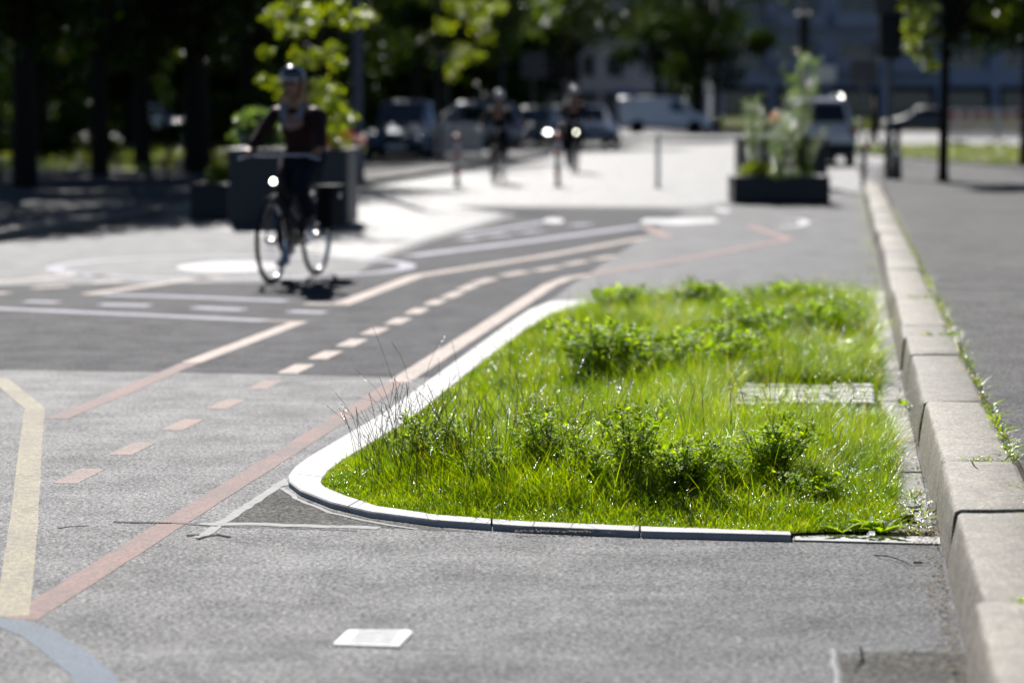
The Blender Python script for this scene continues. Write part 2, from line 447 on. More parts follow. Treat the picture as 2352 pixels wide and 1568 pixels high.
t = thing('painted_line', 'cream hook left of the cyclist that turns into a lavender line', 'road marking')
ribbon(P((500, 636), (420, 644), (200, 676)), .14, .0013, M['cream'], 'painted_band', t, rag=.003)
ribbon(P((235, 677), (450, 683), (658, 692)), .15, .0025, M['lavender'], 'painted_band', t, rag=.003)
t = tag(ribbon(P((-40, 651), (90, 640), (185, 630)), .13, .0013, M['cream'], 'painted_line', rag=.003), 'short cream line at the left frame edge above the small dashes', 'road marking')
t = thing('painted_line', 'pale line that starts under the cyclist shadow and runs back above the dashed line', 'road marking')
ribbon(P((700, 697), (785, 698), (955, 634), (1250, 588), (1480, 546)), .14, .0013, M['cream'], 'painted_band', t, rag=.003)
ribbon(P((1480, 520), (1535, 545)), .14, .0019, M['faint'], 'painted_band', t)
t = thing('painted_line', 'two parallel lavender lines running back on the dark asphalt behind the ring', 'road marking')
ribbon(P((940, 588), (1200, 556), (1474, 519)), .20, .0013, M['lavender'], 'painted_band', t, rag=.003)
ribbon(P((1060, 541), (1256, 509)), .14, .0013, M['lavender'], 'painted_band', t, rag=.003)
t = tag(ribbon(P((-60, 862), (0, 872), (80, 938), (72, 1010), (55, 1200), (28, 1416)), .097, .0019, M['yellow'], 'painted_line', rag=.002), 'ochre yellow bent line at the left edge of the foreground', 'road marking')
t = tag(ribbon(P((-40, 1422), (20, 1428), (90, 1455), (160, 1505), (208, 1545), (238, 1590), (250, 1660), (240, 1760)), .105, .0010, M['blue'], 'painted_arc', rag=.002), 'faded blue curved line in the bottom left corner', 'road marking')
def dashes(label, items, mat, width):
    t = thing('dashed_line', label, 'road marking')
    for k, (a, b) in enumerate(items): ribbon(P(a, b), width, .0013, mat if not callable(mat) else mat(a), 'dash', t, rag=.0)
    return t
lane = [(182, 1093), (305, 1030), (420, 975), (520, 928), (608, 884), (680, 847), (748, 815), (808, 787), (862, 760), (915, 737), (958, 714), (1000, 694), (1040, 677), (1075, 660), (1112, 645), (1182, 628), (1258, 617), (1322, 604), (1388, 592)]
items = []
for i, c in enumerate(lane):
    C_ = at(*c); A_ = at(*lane[max(i - 1, 0)]); B_ = at(*lane[min(i + 1, len(lane) - 1)])
    d_ = (B_ - A_).normalized() * (.19 if i < 5 else (.23 if i < 12 else .3)); items.append((C_ - d_, C_ + d_))
t = thing('dashed_line', 'dashed lane line of short pink and cream blocks between the two long lines', 'road marking')
for k, (a, b) in enumerate(items): ribbon([a, b], .10 if k < 5 else (.115 if k < 14 else .13), .0013, M['pink'] if k < 5 else M['cream'], 'dash', t)
dashes('row of lavender dashes between the two lavender lines at the left', [((60, 692), (134, 694)), ((230, 699), (344, 702)), ((445, 706), (559, 711)), ((664, 715), (746, 718))], M['lavender'], .16)
dashes('two rows of short cream dashes at the far left', [((76, 662), (156, 657)), ((-20, 675), (20, 672)), ((210, 649), (276, 645)), ((212, 634), (254, 632))], M['cream'], .14)
dashes('row of lavender dashes between the two far lavender lines', [((1059, 550), (1099, 547)), ((1121, 543), (1171, 539)), ((1194, 534), (1239, 530)), ((1311, 518), (1356, 514))], M['lavender'], .2)
# ring and disc
rc = at(534, 612); ring_pts = [(rc.x + 1.6 * math.cos(a), rc.y + 1.55 * math.sin(a)) for a in [2 * PI * k / 64 for k in range(65)]]
tag(ribbon(ring_pts, .15, .0013, M['lavender'], 'painted_ring'), 'large pale painted ring on the road around the cyclist wheels', 'road marking')
tag(sheet([(rc.x + .5 * math.cos(2 * PI * k / 32), rc.y + .75 * math.sin(2 * PI * k / 32)) for k in range(32)], .0013, M['white'], 'painted_disc'), 'solid white disc in the middle of the painted ring', 'road marking')
tag(sheet(P((1468, 512), (1480, 503), (1640, 502), (1650, 510), (1560, 516)), .0013, M['white'], 'painted_disc'), 'long white painted shape on the pale asphalt left of the dark planter', 'road marking')
c0 = at(1659, 483); tag(sheet([(c0.x + .10 * math.cos(2 * PI * k / 20), c0.y + .6 * math.sin(2 * PI * k / 20)) for k in range(20)], .0013, M['white'], 'painted_dot'), 'small white dot on the road beside the corner of the dark planter', 'road marking')
c0 = at(1272, 507); tag(sheet([(c0.x + .13 * math.cos(2 * PI * k / 20), c0.y + .7 * math.sin(2 * PI * k / 20)) for k in range(20)], .0025, M['white'], 'painted_dot'), 'white dot at the far end of the lavender line', 'road marking')
tag(ribbon(P((1790, 503), (1840, 505), (1852, 511), (1835, 518), (1790, 522)), .12, .0013, M['white'], 'painted_arc'), 'small white arc on the road in front of the dark planter', 'road marking')

# sealed cracks
def crack(pts, wd, mat, z=.0016, seed=1, parent=None, name='sealed_seam'):
    rng = random.Random(seed); q = []
    for i in range(len(pts) - 1):
        a, b = at(*pts[i]), at(*pts[i + 1]); k = max(1, int((b - a).length / .06))
        for j in range(k): q.append(a.lerp(b, j / k) + Vector((rng.uniform(-.004, .004), rng.uniform(-.010, .010), 0)))
    q.append(at(*pts[-1]))
    return ribbon(q, wd, z, mat, name, parent, rag=wd * .18 if False else 0)
t = thing('crack_seal', 'pale sealed seams meeting in a cross on the road left of the bed corner', 'road seam')
crack([(460, 1204), (560, 1203), (700, 1207), (870, 1213)], .055, M['tar'], parent=t, name='seam')
crack([(455, 1236), (480, 1222), (510, 1200), (565, 1165), (628, 1124), (662, 1100)], .040, M['tar'], z=.0018, parent=t, name='seam')
crack([(628, 1118), (668, 1108), (700, 1070)], .05, M['tar'], z=.0020, parent=t, name='seam')
crack([(648, 1122), (690, 1150), (760, 1178), (860, 1200), (960, 1216)], .020, M['tar'], z=.0022, parent=t, name='seam')
t2 = thing('road_crack', 'black hairline cracks along the sealed seam across the red line', 'road crack')
crack([(262, 1198), (330, 1200), (395, 1202)], .016, M['crack'], z=.0030, seed=4, parent=t2, name='crack')
crack([(395, 1202), (455, 1207), (500, 1209)], .007, M['crack'], z=.0030, seed=5, parent=t2, name='crack')
crack([(505, 1210), (620, 1211), (700, 1215), (820, 1219)], .009, M['crack'], z=.0030, seed=6, parent=t2, name='crack')
crack([(455, 1238), (470, 1232), (500, 1228), (530, 1234)], .014, M['crack'], z=.0030, seed=7, parent=t2, name='crack')
crack([(430, 1229), (458, 1229)], .02, M['crack'], z=.0032, seed=7, parent=t2, name='crack')
tag(crack([(133, 1213), (160, 1210), (200, 1207)], .009, M['crack'], seed=9, name='road_crack'), 'short faint crack beside the ochre line', 'road crack')
tag(crack([(1912, 1490), (1918, 1530), (1925, 1590)], .012, M['tar'], seed=12, name='crack_seal'), 'pale seam at the left side of the bottom right patch', 'road seam')

tag(crack([(2262, 917), (2300, 918), (2420, 921)], .010, M['crack'], z=.1915, seed=14, name='footpath_seam'), 'thin dark seam across the right footpath', 'seam')
# road stud plate in the foreground
t = thing('road_marker', 'white ribbed plastic marker plate glued flat on the foreground asphalt', 'road marker')
mp_ = [at(797, 1449), at(945, 1449), at(950, 1455), at(918, 1488), at(768, 1483), at(766, 1478)]
c0 = sum(mp_, Vector()) / 6
b = MB(); 
b.rings([[Vector((p.x, p.y, .002)) for p in mp_], [Vector((p.x, p.y, .0035)) for p in mp_], [Vector((c0.x + (p.x - c0.x) * .93, c0.y + (p.y - c0.y) * .95, .006)) for p in mp_]])
b.build('plate', M['plate'], t)
b = MB()
for k in range(7):
    f = (k + 1) / 8; a = mp_[0].lerp(mp_[4], f); d = mp_[1].lerp(mp_[3], f)
    a, d = a.lerp(d, .2), a.lerp(d, .85)
    b.tube([(a.x, a.y, .0062), (d.x, d.y, .0062)], .0018, 5)
b.build('rib', M['plate'], t)

# ================================================================== BED EDGING
outer = [(1819, 1243), (1500, 1235), (1200, 1222), (1000, 1208), (850, 1188), (760, 1166), (690, 1138), (664, 1118), (661, 1104), (675, 1085), (705, 1062), (885, 955), (1010, 863), (1150, 762), (1215, 718), (1262, 699), (1345, 695)]
inner = [(1817, 1219), (1500, 1208), (1200, 1195), (1000, 1180), (865, 1160), (795, 1137), (750, 1118), (739, 1108), (741, 1100), (752, 1083), (782, 1060), (945, 960), (1065, 863), (1195, 765), (1262, 722), (1300, 709), (1350, 704)]
HE = .022
OUT = [at(x, y, 0) for x, y in outer]; INN = [at(x, y, HE) for x, y in inner]
def edging_pts(i, f): return OUT[i].lerp(OUT[i + 1], f), INN[i].lerp(INN[i + 1], f)
edge = thing('bed_edging', 'low white concrete edging curving round the planting bed', 'kerb edging')
cuts = [(0, 0), (1, .1), (2, .35), (4, .55), (8, .3), (10, .85), (11, .9), (13, .35), (16, 0)]
for (i0, f0), (i1, f1) in zip(cuts[:-1], cuts[1:]):
    st = [edging_pts(min(i0, 15), f0)] + [(OUT[i], INN[i]) for i in range(i0 + 1, i1 + (1 if f1 > 0 else 0))] + [edging_pts(min(i1, 15), f1 if i1 < 16 else 1.0)]
    fine = []
    for a, b_ in zip(st[:-1], st[1:]):
        for k in range(4): fine.append((a[0].lerp(b_[0], k / 4), a[1].lerp(b_[1], k / 4)))
    fine.append(st[-1])
    g = .004                                         # joint gap
    def trim(a, b_, d): 
        L = (b_ - a).length; return a.lerp(b_, min(.4, d / max(L, 1e-6)))
    fine[0] = (trim(fine[0][0], fine[1][0], g), trim(fine[0][1], fine[1][1], g)); fine[-1] = (trim(fine[-1][0], fine[-2][0], g), trim(fine[-1][1], fine[-2][1], g))
    secs = []
    for o_, n_ in fine:
        w_ = (n_ - o_); w_.z = 0; w_.normalize(); 
        secs.append([(o_.x, o_.y, -.02), (o_.x, o_.y, HE - .005), (o_.x + w_.x * .006, o_.y + w_.y * .006, HE), (n_.x - w_.x * .006, n_.y - w_.y * .006, HE), (n_.x, n_.y, HE - .006), (n_.x, n_.y, -.02)])
    MB().rings(secs).build('edging_block', M['concrete'], edge)
# flush strip to the right of the edging
tag(MB().prism([at(*p) for p in [(1822, 1243), (2160, 1252), (2158, 1236), (1822, 1229)]], -.02, .006).build('concrete_strip', M['concrete']), 'flush concrete strip at the front right end of the bed', 'kerb edging')

# gutter slabs along the granite kerb
gut = thing('gutter', 'narrow strip of pale concrete slabs between the grass and the granite kerb', 'gutter')
rng = random.Random(3); y = 8.12
while y < 18.6:
    L = rng.uniform(.42, .5); y2 = y + L
    wl = .145 if y < 12 else .13
    MB().prism([(KX(y, -wl), y), (KX(y, -.004), y), (KX(y2, -.004), y2 - .008), (KX(y2, -wl), y2 - .008)], -.03, .012 + rng.uniform(-.003, .003)).build('slab', M['gutter'], gut, bevel=.003)
    y = y2
# cobble strip inside the bed
cs = thing('cobble_strip', 'short strip of pale square cobbles crossing the right part of the bed', 'paving strip')
b = MB(); rng = random.Random(5)
for r_ in range(6):
    yy = 11.30 + r_ * .13; xx = KX(yy, -.16)
    x0 = xx - .66 + (.05 if r_ % 2 else 0)
    while xx > x0:
        wd = rng.uniform(.095, .125)
        b.box((xx - wd / 2, yy, .03 + rng.uniform(-.004, .006)), (wd - .010, .118, .08), rng.uniform(-.05, .05), taper=.96); xx -= wd
b.build('cobbles', M['cobble'], cs, bevel=.006)
MB().prism([(KX(11.22, -.90), 11.22), (KX(11.22, -.16), 11.22), (KX(12.04, -.16), 12.04), (KX(12.04, -.90), 12.04)], -.02, .052).build('mortar', M['gutter'], cs)

# ================================================================== GRANITE KERB
kerb = thing('granite_kerb', 'long raised kerb of worn granite stones along the right footpath', 'kerb')
joints = [3.2, 4.75, 6.09, 7.5, 8.52, 10.28, 11.42, 12.3, 13.3, 14.0, 15.96, 16.6, 17.8]
rng = random.Random(11)
while joints[-1] < 41: joints.append(joints[-1] + rng.uniform(.8, 1.35))
def kstone(y0, y1, seed):
    rg = random.Random(seed)
    n = max(3, int((y1 - y0) / .06)) if y1 < 18 else 3
    dx, dz, yaw = rg.uniform(-.010, .010), rg.uniform(-.008, .006), rg.uniform(-.004, .004)
    wl, er = rg.uniform(.018, .034), rg.uniform(.018, .032)
    gp = .005 if rg.random() < .7 else .012
    secs = []
    for i in range(n + 1):
        y = y0 + gp / 2 + (y1 - y0 - gp) * i / n
        e = 0
        if i == 0 or i == n: e = .006
        j = lambda s=.0025: rg.uniform(-s, s)
        x0 = KX(y) + dx + yaw * (y - y0); zt = .195 + dz - e
        secs.append([(x0 + e, y, -.05), (x0 + wl * .55 + e + j(), y, .09), (x0 + wl + e + j(), y, zt - er + j()), (x0 + wl + er * .35 + j(), y, zt - er * .3 + j()), (x0 + wl + er + j(), y, zt + j(.0015)),
                     (x0 + .15, y, zt + j(.002)), (x0 + .265, y, zt + j(.0015)), (x0 + .285, y, zt - .012), (x0 + .285, y, -.05)])
    o = MB().rings(secs).build('kerb_stone', M['granite'], kerb)
    o.data.polygons.foreach_set('use_smooth', [True] * len(o.data.polygons))
    try: o.data.set_sharp_from_angle(angle=R(50))
    except Exception: pass
    return o
for i in range(len(joints) - 1): kstone(joints[i], joints[i + 1], i + 20)
# darker joint strip between kerb and footpath
struct(MB().prism([(KX(2, .27), 2), (KX(2, .33), 2), (KX(41, .33), 41), (KX(41, .27), 41)], 0, .178).build('footpath_joint', M['soil']))
lk = thing('stone_kerb', 'low shaded stone kerb along the left footpath', 'kerb')
rng = random.Random(8); y = 15
while y < 60:
    L = rng.uniform(.9, 1.3)
    MB().prism([(LX(y) - .2, y), (LX(y), y), (LX(y + L), y + L - .01), (LX(y + L) - .2, y + L - .01)], -.02, .125 + rng.uniform(-.006, .006)).build('kerb_stone', M['granite'], lk, bevel=.012); y += L

# ================================================================== GRASS AND WEEDS IN THE BED
bed = [at(x, y) for x, y in [(1817, 1222), (1500, 1210), (1200, 1197), (1000, 1182), (865, 1162), (795, 1139), (750, 1120), (737, 1105), (752, 1080), (782, 1057), (945, 958), (1065, 861), (1195, 763), (1262, 720), (1300, 707), (1350, 702)]]
bedR = [(KX(17.9, -.14), 17.9), (KX(12, -.13), 12), (KX(9.5, -.12), 9.5), (KX(8.2, -.13), 8.15)]
bed_poly = np.array([(p.x, p.y) for p in INN[:-1]] + [(INN[-1].x + .15, INN[-1].y + .05)] + bedR)
struct(sheet([(p[0], p[1]) for p in bed_poly], .014, M['soil'], 'bed_soil'))
def inside(X, Y, poly):
    r = np.zeros(len(X), bool); j = len(poly) - 1
    for i in range(len(poly)):
        xi, yi = poly[i]; xj, yj = poly[j]
        c = ((yi > Y) != (yj > Y)) & (X < (xj - xi) * (Y - yi) / (yj - yi + 1e-12) + xi)
        r ^= c; j = i
    return r
def field(X, Y, s, seed):
    """smooth pseudo random field 0..1"""
    rg = np.random.default_rng(seed); a = np.zeros_like(X)
    for k in range(9):
        fx, fy = rg.normal(0, 1, 2) * s * (1 + .25 * k); a += np.sin(X * fx + Y * fy + rg.uniform(0, 6.28)) / (1 + .12 * k)
    return .5 + .5 * np.tanh(a / 2.6)
def blades(name, X, Y, Hh, W_, mat, seed, lean=.35, curl=.5, z=.01, parent=None):
    rg = np.random.default_rng(seed); n = len(X)
    az = rg.uniform(0, 2 * PI, n); ln = np.abs(rg.normal(lean, lean * .6, n)); cu = np.abs(rg.normal(curl, curl * .6, n))
    wa = az + PI / 2 + rg.normal(0, .6, n); tw = rg.normal(0, 1.3, n)
    T = np.array([0, .3, .58, .82, 1.0]); Wd = np.array([.9, 1, .8, .5, .06])
    V = np.zeros((n, 5, 2, 3), np.float32)
    for k in range(5):
        t = T[k]; hor = Hh * (ln * t + cu * t * t * .6); ver = Hh * (t - .34 * cu * t * t)
        cx = X + np.cos(az) * hor; cy = Y + np.sin(az) * hor; cz = z + ver; w2 = wa + tw * t; el = np.sin(tw * 2 + t * 2) * .35 * t
        for s_, q in ((-1, 0), (1, 1)):
            V[:, k, q, 0] = cx + s_ * np.cos(w2) * W_ * Wd[k] / 2; V[:, k, q, 1] = cy + s_ * np.sin(w2) * W_ * Wd[k] / 2; V[:, k, q, 2] = cz + s_ * el * W_ * Wd[k]
    base = (np.arange(n) * 10)[:, None, None]
    q = np.array([[0, 1, 3, 2], [2, 3, 5, 4], [4, 5, 7, 6], [6, 7, 9, 8]])[None]
    return np_mesh(name, V.reshape(-1, 3), (base + q).reshape(-1, 4), mat, parent, True)
def edge_dist(X, Y, poly, sel=None):
    d = np.full(len(X), 9.0)
    for i in (sel or range(len(poly))):
        ax, ay = poly[i]; bx, by = poly[(i + 1) % len(poly)]; L2 = (bx - ax) ** 2 + (by - ay) ** 2
        f = np.clip(((X - ax) * (bx - ax) + (Y - ay) * (by - ay)) / L2, 0, 1)
        d = np.minimum(d, np.hypot(X - ax - f * (bx - ax), Y - ay - f * (by - ay)))
    return d
rg = np.random.default_rng(1)
def scatter(N, y0, y1, seed):
    rg = np.random.default_rng(seed)
    X = rg.uniform(-1.0, 2.9, N); Y = rg.uniform(y0, y1, N); k = inside(X, Y, bed_poly); return X[k], Y[k]
Xn, Yn = scatter(560000, 8.0, 12.2, 2); Xf, Yf = scatter(280000, 12.2, 18.0, 3)
X = np.concatenate([Xn, Xf]); Y = np.concatenate([Yn, Yf])
rg = np.random.default_rng(7)
dens = field(X, Y, 3.2, 4)
KXv = .3285 + .1367 * Y
cob = (Y > 11.2) & (Y < 12.1) & (X > KXv - .88)
keep = rg.uniform(0, 1, len(X)) < np.where(cob, .025, .55 + .45 * dens)
front = np.clip((Y - 8.15) / 1.0, 0, 1)
X, Y, dens, front = X[keep], Y[keep], dens[keep], front[keep]
tall = field(X, Y, 2.6, 9) ** 1.5
Hh = (.04 + .035 * front + .12 * tall * front) * rg.lognormal(0, .34, len(X))
Hh *= .30 + .70 * np.clip(edge_dist(X, Y, bed_poly, range(5, 15)) / .55, 0, 1)
Hh *= np.where((Y > 10.7) & (Y < 11.35) & (X > KXv[keep] - .9), .28, 1)
Hh *= np.where(X > KXv[keep] - .5, .75, .42) + np.where(X > KXv[keep] - .5, .25, .58) * np.clip(edge_dist(X, Y, bed_poly) / .30, 0, 1)
Wd = np.where(Y < 12.2, rg.uniform(.0015, .0034, len(X)), rg.uniform(.0035, .006, len(X)))
g = blades('grass', X, Y, np.clip(Hh, .02, .34), Wd, M['grass'], 5)
tag(g, 'bright green grass filling the planting bed', 'grass', kind='stuff')

# tall seed stalks
def stalks(name, XY, hmin, hmax, seed, wid=.0028):
    rg = np.random.default_rng(seed); V = []; Q = []; n0 = 0
    for (x, y) in XY:
        h = rg.uniform(hmin, hmax); az = rg.uniform(0, 2 * PI); ln = abs(rg.normal(.14, .10)) ; cu = abs(rg.normal(.25, .22))
        pts = []
        for k in range(7):
            t = k / 6; pts.append(np.array([x + math.cos(az) * h * (ln * t + cu * t ** 3), y + math.sin(az) * h * (ln * t + cu * t ** 3), .01 + h * (t - .25 * cu * t ** 3)]))
        wv = np.array([1, 0, 0]) ; wd2 = np.array([0, 1, 0])
        for k in range(7):
            for a in (wv, -wv * .5 + wd2 * .87, -wv * .5 - wd2 * .87): V.append(pts[k] + a * wid * .5 * (1 - .35 * k / 6))
        for k in range(6):
            for c in range(3): c2 = (c + 1) % 3; Q.append([n0 + k * 3 + c, n0 + k * 3 + c2, n0 + (k + 1) * 3 + c2, n0 + (k + 1) * 3 + c])
        n0 += 21
        m = rg.integers(7, 14); e = pts[6] - pts[4]; L = np.linalg.norm(e); e = e / L; span = min(.10, h * .3)
        for j in range(m):                                    # alternate spikelets
            p = pts[6] - e * span * (j / m); sd = wv if j % 2 else -wv; sd = sd * math.cos(az) + wd2 * math.sin(az) * (1 if j % 2 else -1)
            tip = p + e * .009 + sd * .0035; md = p + e * .004
            pr = np.cross(e, sd); pr /= np.linalg.norm(pr) + 1e-9
            V += [p, md + pr * .0014 + sd * .002, tip, md - pr * .0014 + sd * .002]; Q.append([n0, n0 + 1, n0 + 2, n0 + 3]); n0 += 4
    return np_mesh(name, np.array(V), np.array(Q), M['stalk'])
rg = np.random.default_rng(21); XY = []
for (px, py, sx, sy, n) in [(1010, 1115, .22, .40, 190), (1230, 1120, .20, .4, 150), (880, 1105, .08, .22, 30), (1100, 1000, .35, .6, 45), (1500, 1150, .5, .5, 20), (1900, 1080, .3, .5, 34), (1700, 1000, .5, .8, 30), (1500, 860, .7, 1.6, 60), (1150, 850, .2, .8, 22)]:
    c = at(px, py)
    for _ in range(n): XY.append((c.x + rg.normal(0, sx), c.y + rg.normal(0, sy)))
XY = np.array(XY); XY = XY[inside(XY[:, 0], XY[:, 1], bed_poly) & (edge_dist(XY[:, 0], XY[:, 1], bed_poly) > .09)]
tag(stalks('seed_grass', XY, .17, .40, 22), 'thin dark grass stalks with seed heads standing above the lawn', 'grass stalks', kind='stuff')
c = at(945, 985); st = stalks('seed_grass', [(c.x, c.y), (c.x - .03, c.y + .05), (c.x + .05, c.y - .1)], .42, .46, 40); tag(st, 'tallest loose seed stalks leaning over the pale edging at the left of the bed', 'grass stalks', kind='stuff')

# leafy weeds
def leaflets(C, A, Nn, L, W_):
    """C centres (n,3), A long axis, Nn side axis -> diamond leaflets folded on the midrib"""
    n = len(C); V = np.zeros((n, 4, 3), np.float32)
    up_ = np.cross(A, Nn)
    V[:, 0] = C; V[:, 1] = C + A * (L * .5)[:, None] + Nn * (W_ * .5)[:, None] + up_ * (W_ * .12)[:, None]
    V[:, 2] = C + A * L[:, None]; V[:, 3] = C + A * (L * .5)[:, None] - Nn * (W_ * .5)[:, None] + up_ * (W_ * .12)[:, None]
    return V.reshape(-1, 3), (np.arange(n) * 4)[:, None] + np.array([[0, 1, 2, 3]])
def unit(v): return v / (np.linalg.norm(v, axis=-1, keepdims=True) + 1e-9)
def weed(label, x, y, H, spread, nst, seed, leaf=.014, mat='weed', per=26, grp='leafy weeds in the bed', name='leafy_weed', cat='weed'):
    rg = np.random.default_rng(seed)
    t = thing(name, label, cat, (x, y, .012), 0, grp); spread *= 1.35; nst = int(nst * 1.15)
    b = MB(); Cs = []; As = []
    for s_ in range(nst):
        az = rg.uniform(0, 2 * PI); h = H * rg.uniform(.55, 1.0) * (1.0 if s_ else 1.0); out = spread * rg.uniform(.1, 1.0)
        P_ = [np.array([math.cos(az) * out * (.1 + .9 * (k / 5) ** 1.3) + rg.normal(0, .004), math.sin(az) * out * (.1 + .9 * (k / 5) ** 1.3) + rg.normal(0, .004), h * k / 5]) for k in range(6)]
        b.tube(P_, [.0026, .0024, .0021, .0018, .0014, .0008], 4, cap=False)
        for q in range(per):
            f = .25 + .75 * rg.uniform(0, 1) ** .75; i = min(4, int(f * 5)); p = P_[i] + (P_[i + 1] - P_[i]) * (f * 5 - i)
            ba = rg.uniform(0, 2 * PI); bl = rg.uniform(.01, .085) * (1.25 - f) * (H / .3)
            e = p + np.array([math.cos(ba) * bl, math.sin(ba) * bl, bl * rg.uniform(.3, 1.2)])
            if q % 3 == 0: b.tube([p, e], .0008, 3, cap=False)
            for w_ in range(3):
                a2 = ba + (w_ - 1) * 1.0 + rg.normal(0, .25)
                Cs.append(e + rg.normal(0, .003, 3)); As.append([math.cos(a2), math.sin(a2), rg.uniform(-.2, .9)])
    C_ = np.array(Cs); A_ = unit(np.array(As)); n = len(C_)
    side = unit(np.cross(A_, np.array([0, 0, 1.0])) + rg.normal(0, .35, (n, 3)))
    L = leaf * 1.75 * rg.uniform(.7, 1.3, n); V, Q = leaflets(C_, A_, side, L, L * .44)
    b.build('stems', M['weed_stem'], t)
    np_mesh('leaves', V, Q, M[mat], t)
    return t
W_ = [('bushy weed with the tallest single sprig in the front of the bed', 1455, 1150, .36, .10, 13, 1, .015),
      ('dense dark weed right of the tall sprig in the front of the bed', 1560, 1168, .24, .14, 22, 2, .014),
      ('low bushy weed in the front middle of the bed, left of the tall sprig', 1375, 1150, .22, .14, 16, 3, .014),
      ('dark bushy weed near the cobble strip in the front right of the bed', 1760, 1140, .30, .15, 26, 4, .014),
      ('slim weed between the two bushy weeds at the front right', 1655, 1150, .20, .10, 12, 5, .013),
      ('weed among the seed stalks at the centre left front of the bed', 1262, 1130, .31, .13, 16, 6, .013),
      ('fine dark weed among the seed stalks at the left front of the bed', 1010, 1105, .26, .16, 20, 7, .012),
      ('small weed among the seed stalks in the left middle of the bed', 1120, 1140, .20, .15, 16, 8, .012),
      ('small low weed near the gutter at the right front of the bed', 1860, 1175, .14, .12, 10, 9, .013),
      ('dark round weed in the middle of the rear half of the bed', 1370, 905, .36, .20, 26, 10, .022),
      ('wide grey green weed right of the dark round one', 1500, 895, .30, .28, 26, 11, .022),
      ('soft weed in the rear half of the bed in line with the cobble strip', 1660, 880, .30, .26, 24, 12, .022),
      ('weed at the far right of the bed in front of its back edge', 1890, 790, .26, .26, 18, 13, .024),
      ('dark weed at the back edge of the bed, in its middle', 1605, 722, .22, .18, 18, 14, .028),
      ('weed at the back edge of the bed near the right corner', 1800, 725, .22, .22, 16, 15, .028),
      ('weed at the back left corner of the bed', 1420, 735, .22, .24, 16, 16, .028),
      ('broad weed in the back right area of the bed', 1740, 800, .28, .30, 24, 17, .024)]
for (lb, px, py, H, sp, ns, sd_, lf) in W_:
    p = at(px, py); weed(lb, p.x, p.y, H, sp, ns, sd_, lf, per=25 if py > 1000 else 22)

# broad leaves (dandelion rosettes)
def rosette(label, px, py, n, L, seed, z=.012):
    rg = random.Random(seed); p = at(px, py); t = thing('dandelion', label, 'weed', (p.x, p.y, z), 0, 'dandelion rosettes')
    for k in range(n):
        az = 2 * PI * k / n + rg.uniform(-.3, .3); l = L * rg.uniform(.6, 1.1); rise = rg.uniform(.4, 1.1); b = MB(); vs = []
        for i in range(9):
            f = i / 8; wv = l * .19 * math.sin(PI * min(1, f * .85 + .12)) * (1 + (.35 if i % 2 else -.25)) * (1 - .1 * f) if i < 8 else .0008
            c = Vector((math.cos(az) * l * f, math.sin(az) * l * f, l * rise * (f - .55 * f * f)))
            s_ = Vector((-math.sin(az), math.cos(az), .0)) * wv
            vs += [c + s_ + Vector((0, 0, wv * .3)), c, c - s_ + Vector((0, 0, wv * .3))]
        fs = []
        for i in range(8):
            fs += [(3 * i, 3 * i + 1, 3 * i + 4, 3 * i + 3), (3 * i + 1, 3 * i + 2, 3 * i + 5, 3 * i + 4)]
        b.add(vs, fs).build('leaf', M['weed'], t)
rosette('young upright dandelion at the front edge of the grass, left of the white litter', 1935, 1232, 5, .085, 1)
rosette('dandelion with bright leaves right of the white litter', 2025, 1233, 6, .09, 2)
rosette('broad leaved dandelion low in the right front corner of the bed', 1990, 1222, 8, .10, 3)
rosette('small dandelion in the gutter by the granite kerb', 2075, 937, 7, .07, 4)

def leafcurl(name, label, px, py, s, mat, seed, z=.012, cat='leaf'):
    rg = random.Random(seed); p = at(px, py); vs = []; n = 5
    for i in range(n):
        for j in range(n):
            u, v = i / (n - 1) - .5, j / (n - 1) - .5; k = 1 - .5 * abs(u)
            vs.append((u * s, v * s * .7 * k, .004 + s * (.5 * u * u + .35 * v * v) + rg.uniform(0, s * .14)))
    fs = [(i * n + j, (i + 1) * n + j, (i + 1) * n + j + 1, i * n + j + 1) for i in range(n - 1) for j in range(n - 1)]
    o = MB().add(vs, fs).build(name, mat, smooth=True); o.location = (p.x, p.y, z); o.rotation_euler = (rg.uniform(-.2, .5), rg.uniform(-.2, .2), rg.uniform(0, 6)); return tag(o, label, cat)
M['paper'] = simple('white tissue', (.72, .74, .78), .8, var=.08, scale=40)
M['deadleaf'] = simple('brown dead leaf', (.18, .09, .03), .8, var=.4, scale=40)
M['yleaf'] = simple('yellow maple leaf', (.42, .34, .04), .6, var=.3, scale=30)
leafcurl('paper_scrap', 'crumpled white paper scrap at the front edge of the grass', 2000, 1240, .04, M['paper'], 1, cat='litter')
leafcurl('paper_scrap', 'white torn paper scrap in the gutter near the granite kerb', 2100, 1180, .05, M['paper'], 2, cat='litter')
leafcurl('paper_scrap', 'small grey white scrap beside the torn paper in the gutter', 2108, 1205, .035, M['paper'], 3, cat='litter')
leafcurl('dead_leaf', 'curled brown leaf on the gutter slab beside the grass', 2072, 1050, .035, M['deadleaf'], 4)
leafcurl('dead_leaf', 'brown leaf in the grass among the stalks at the front', 1175, 1150, .05, M['deadleaf'], 5)
leafcurl('maple_leaf', 'yellow leaf in the corner of the bed by the gutter', 2080, 1205, .07, M['yleaf'], 6)
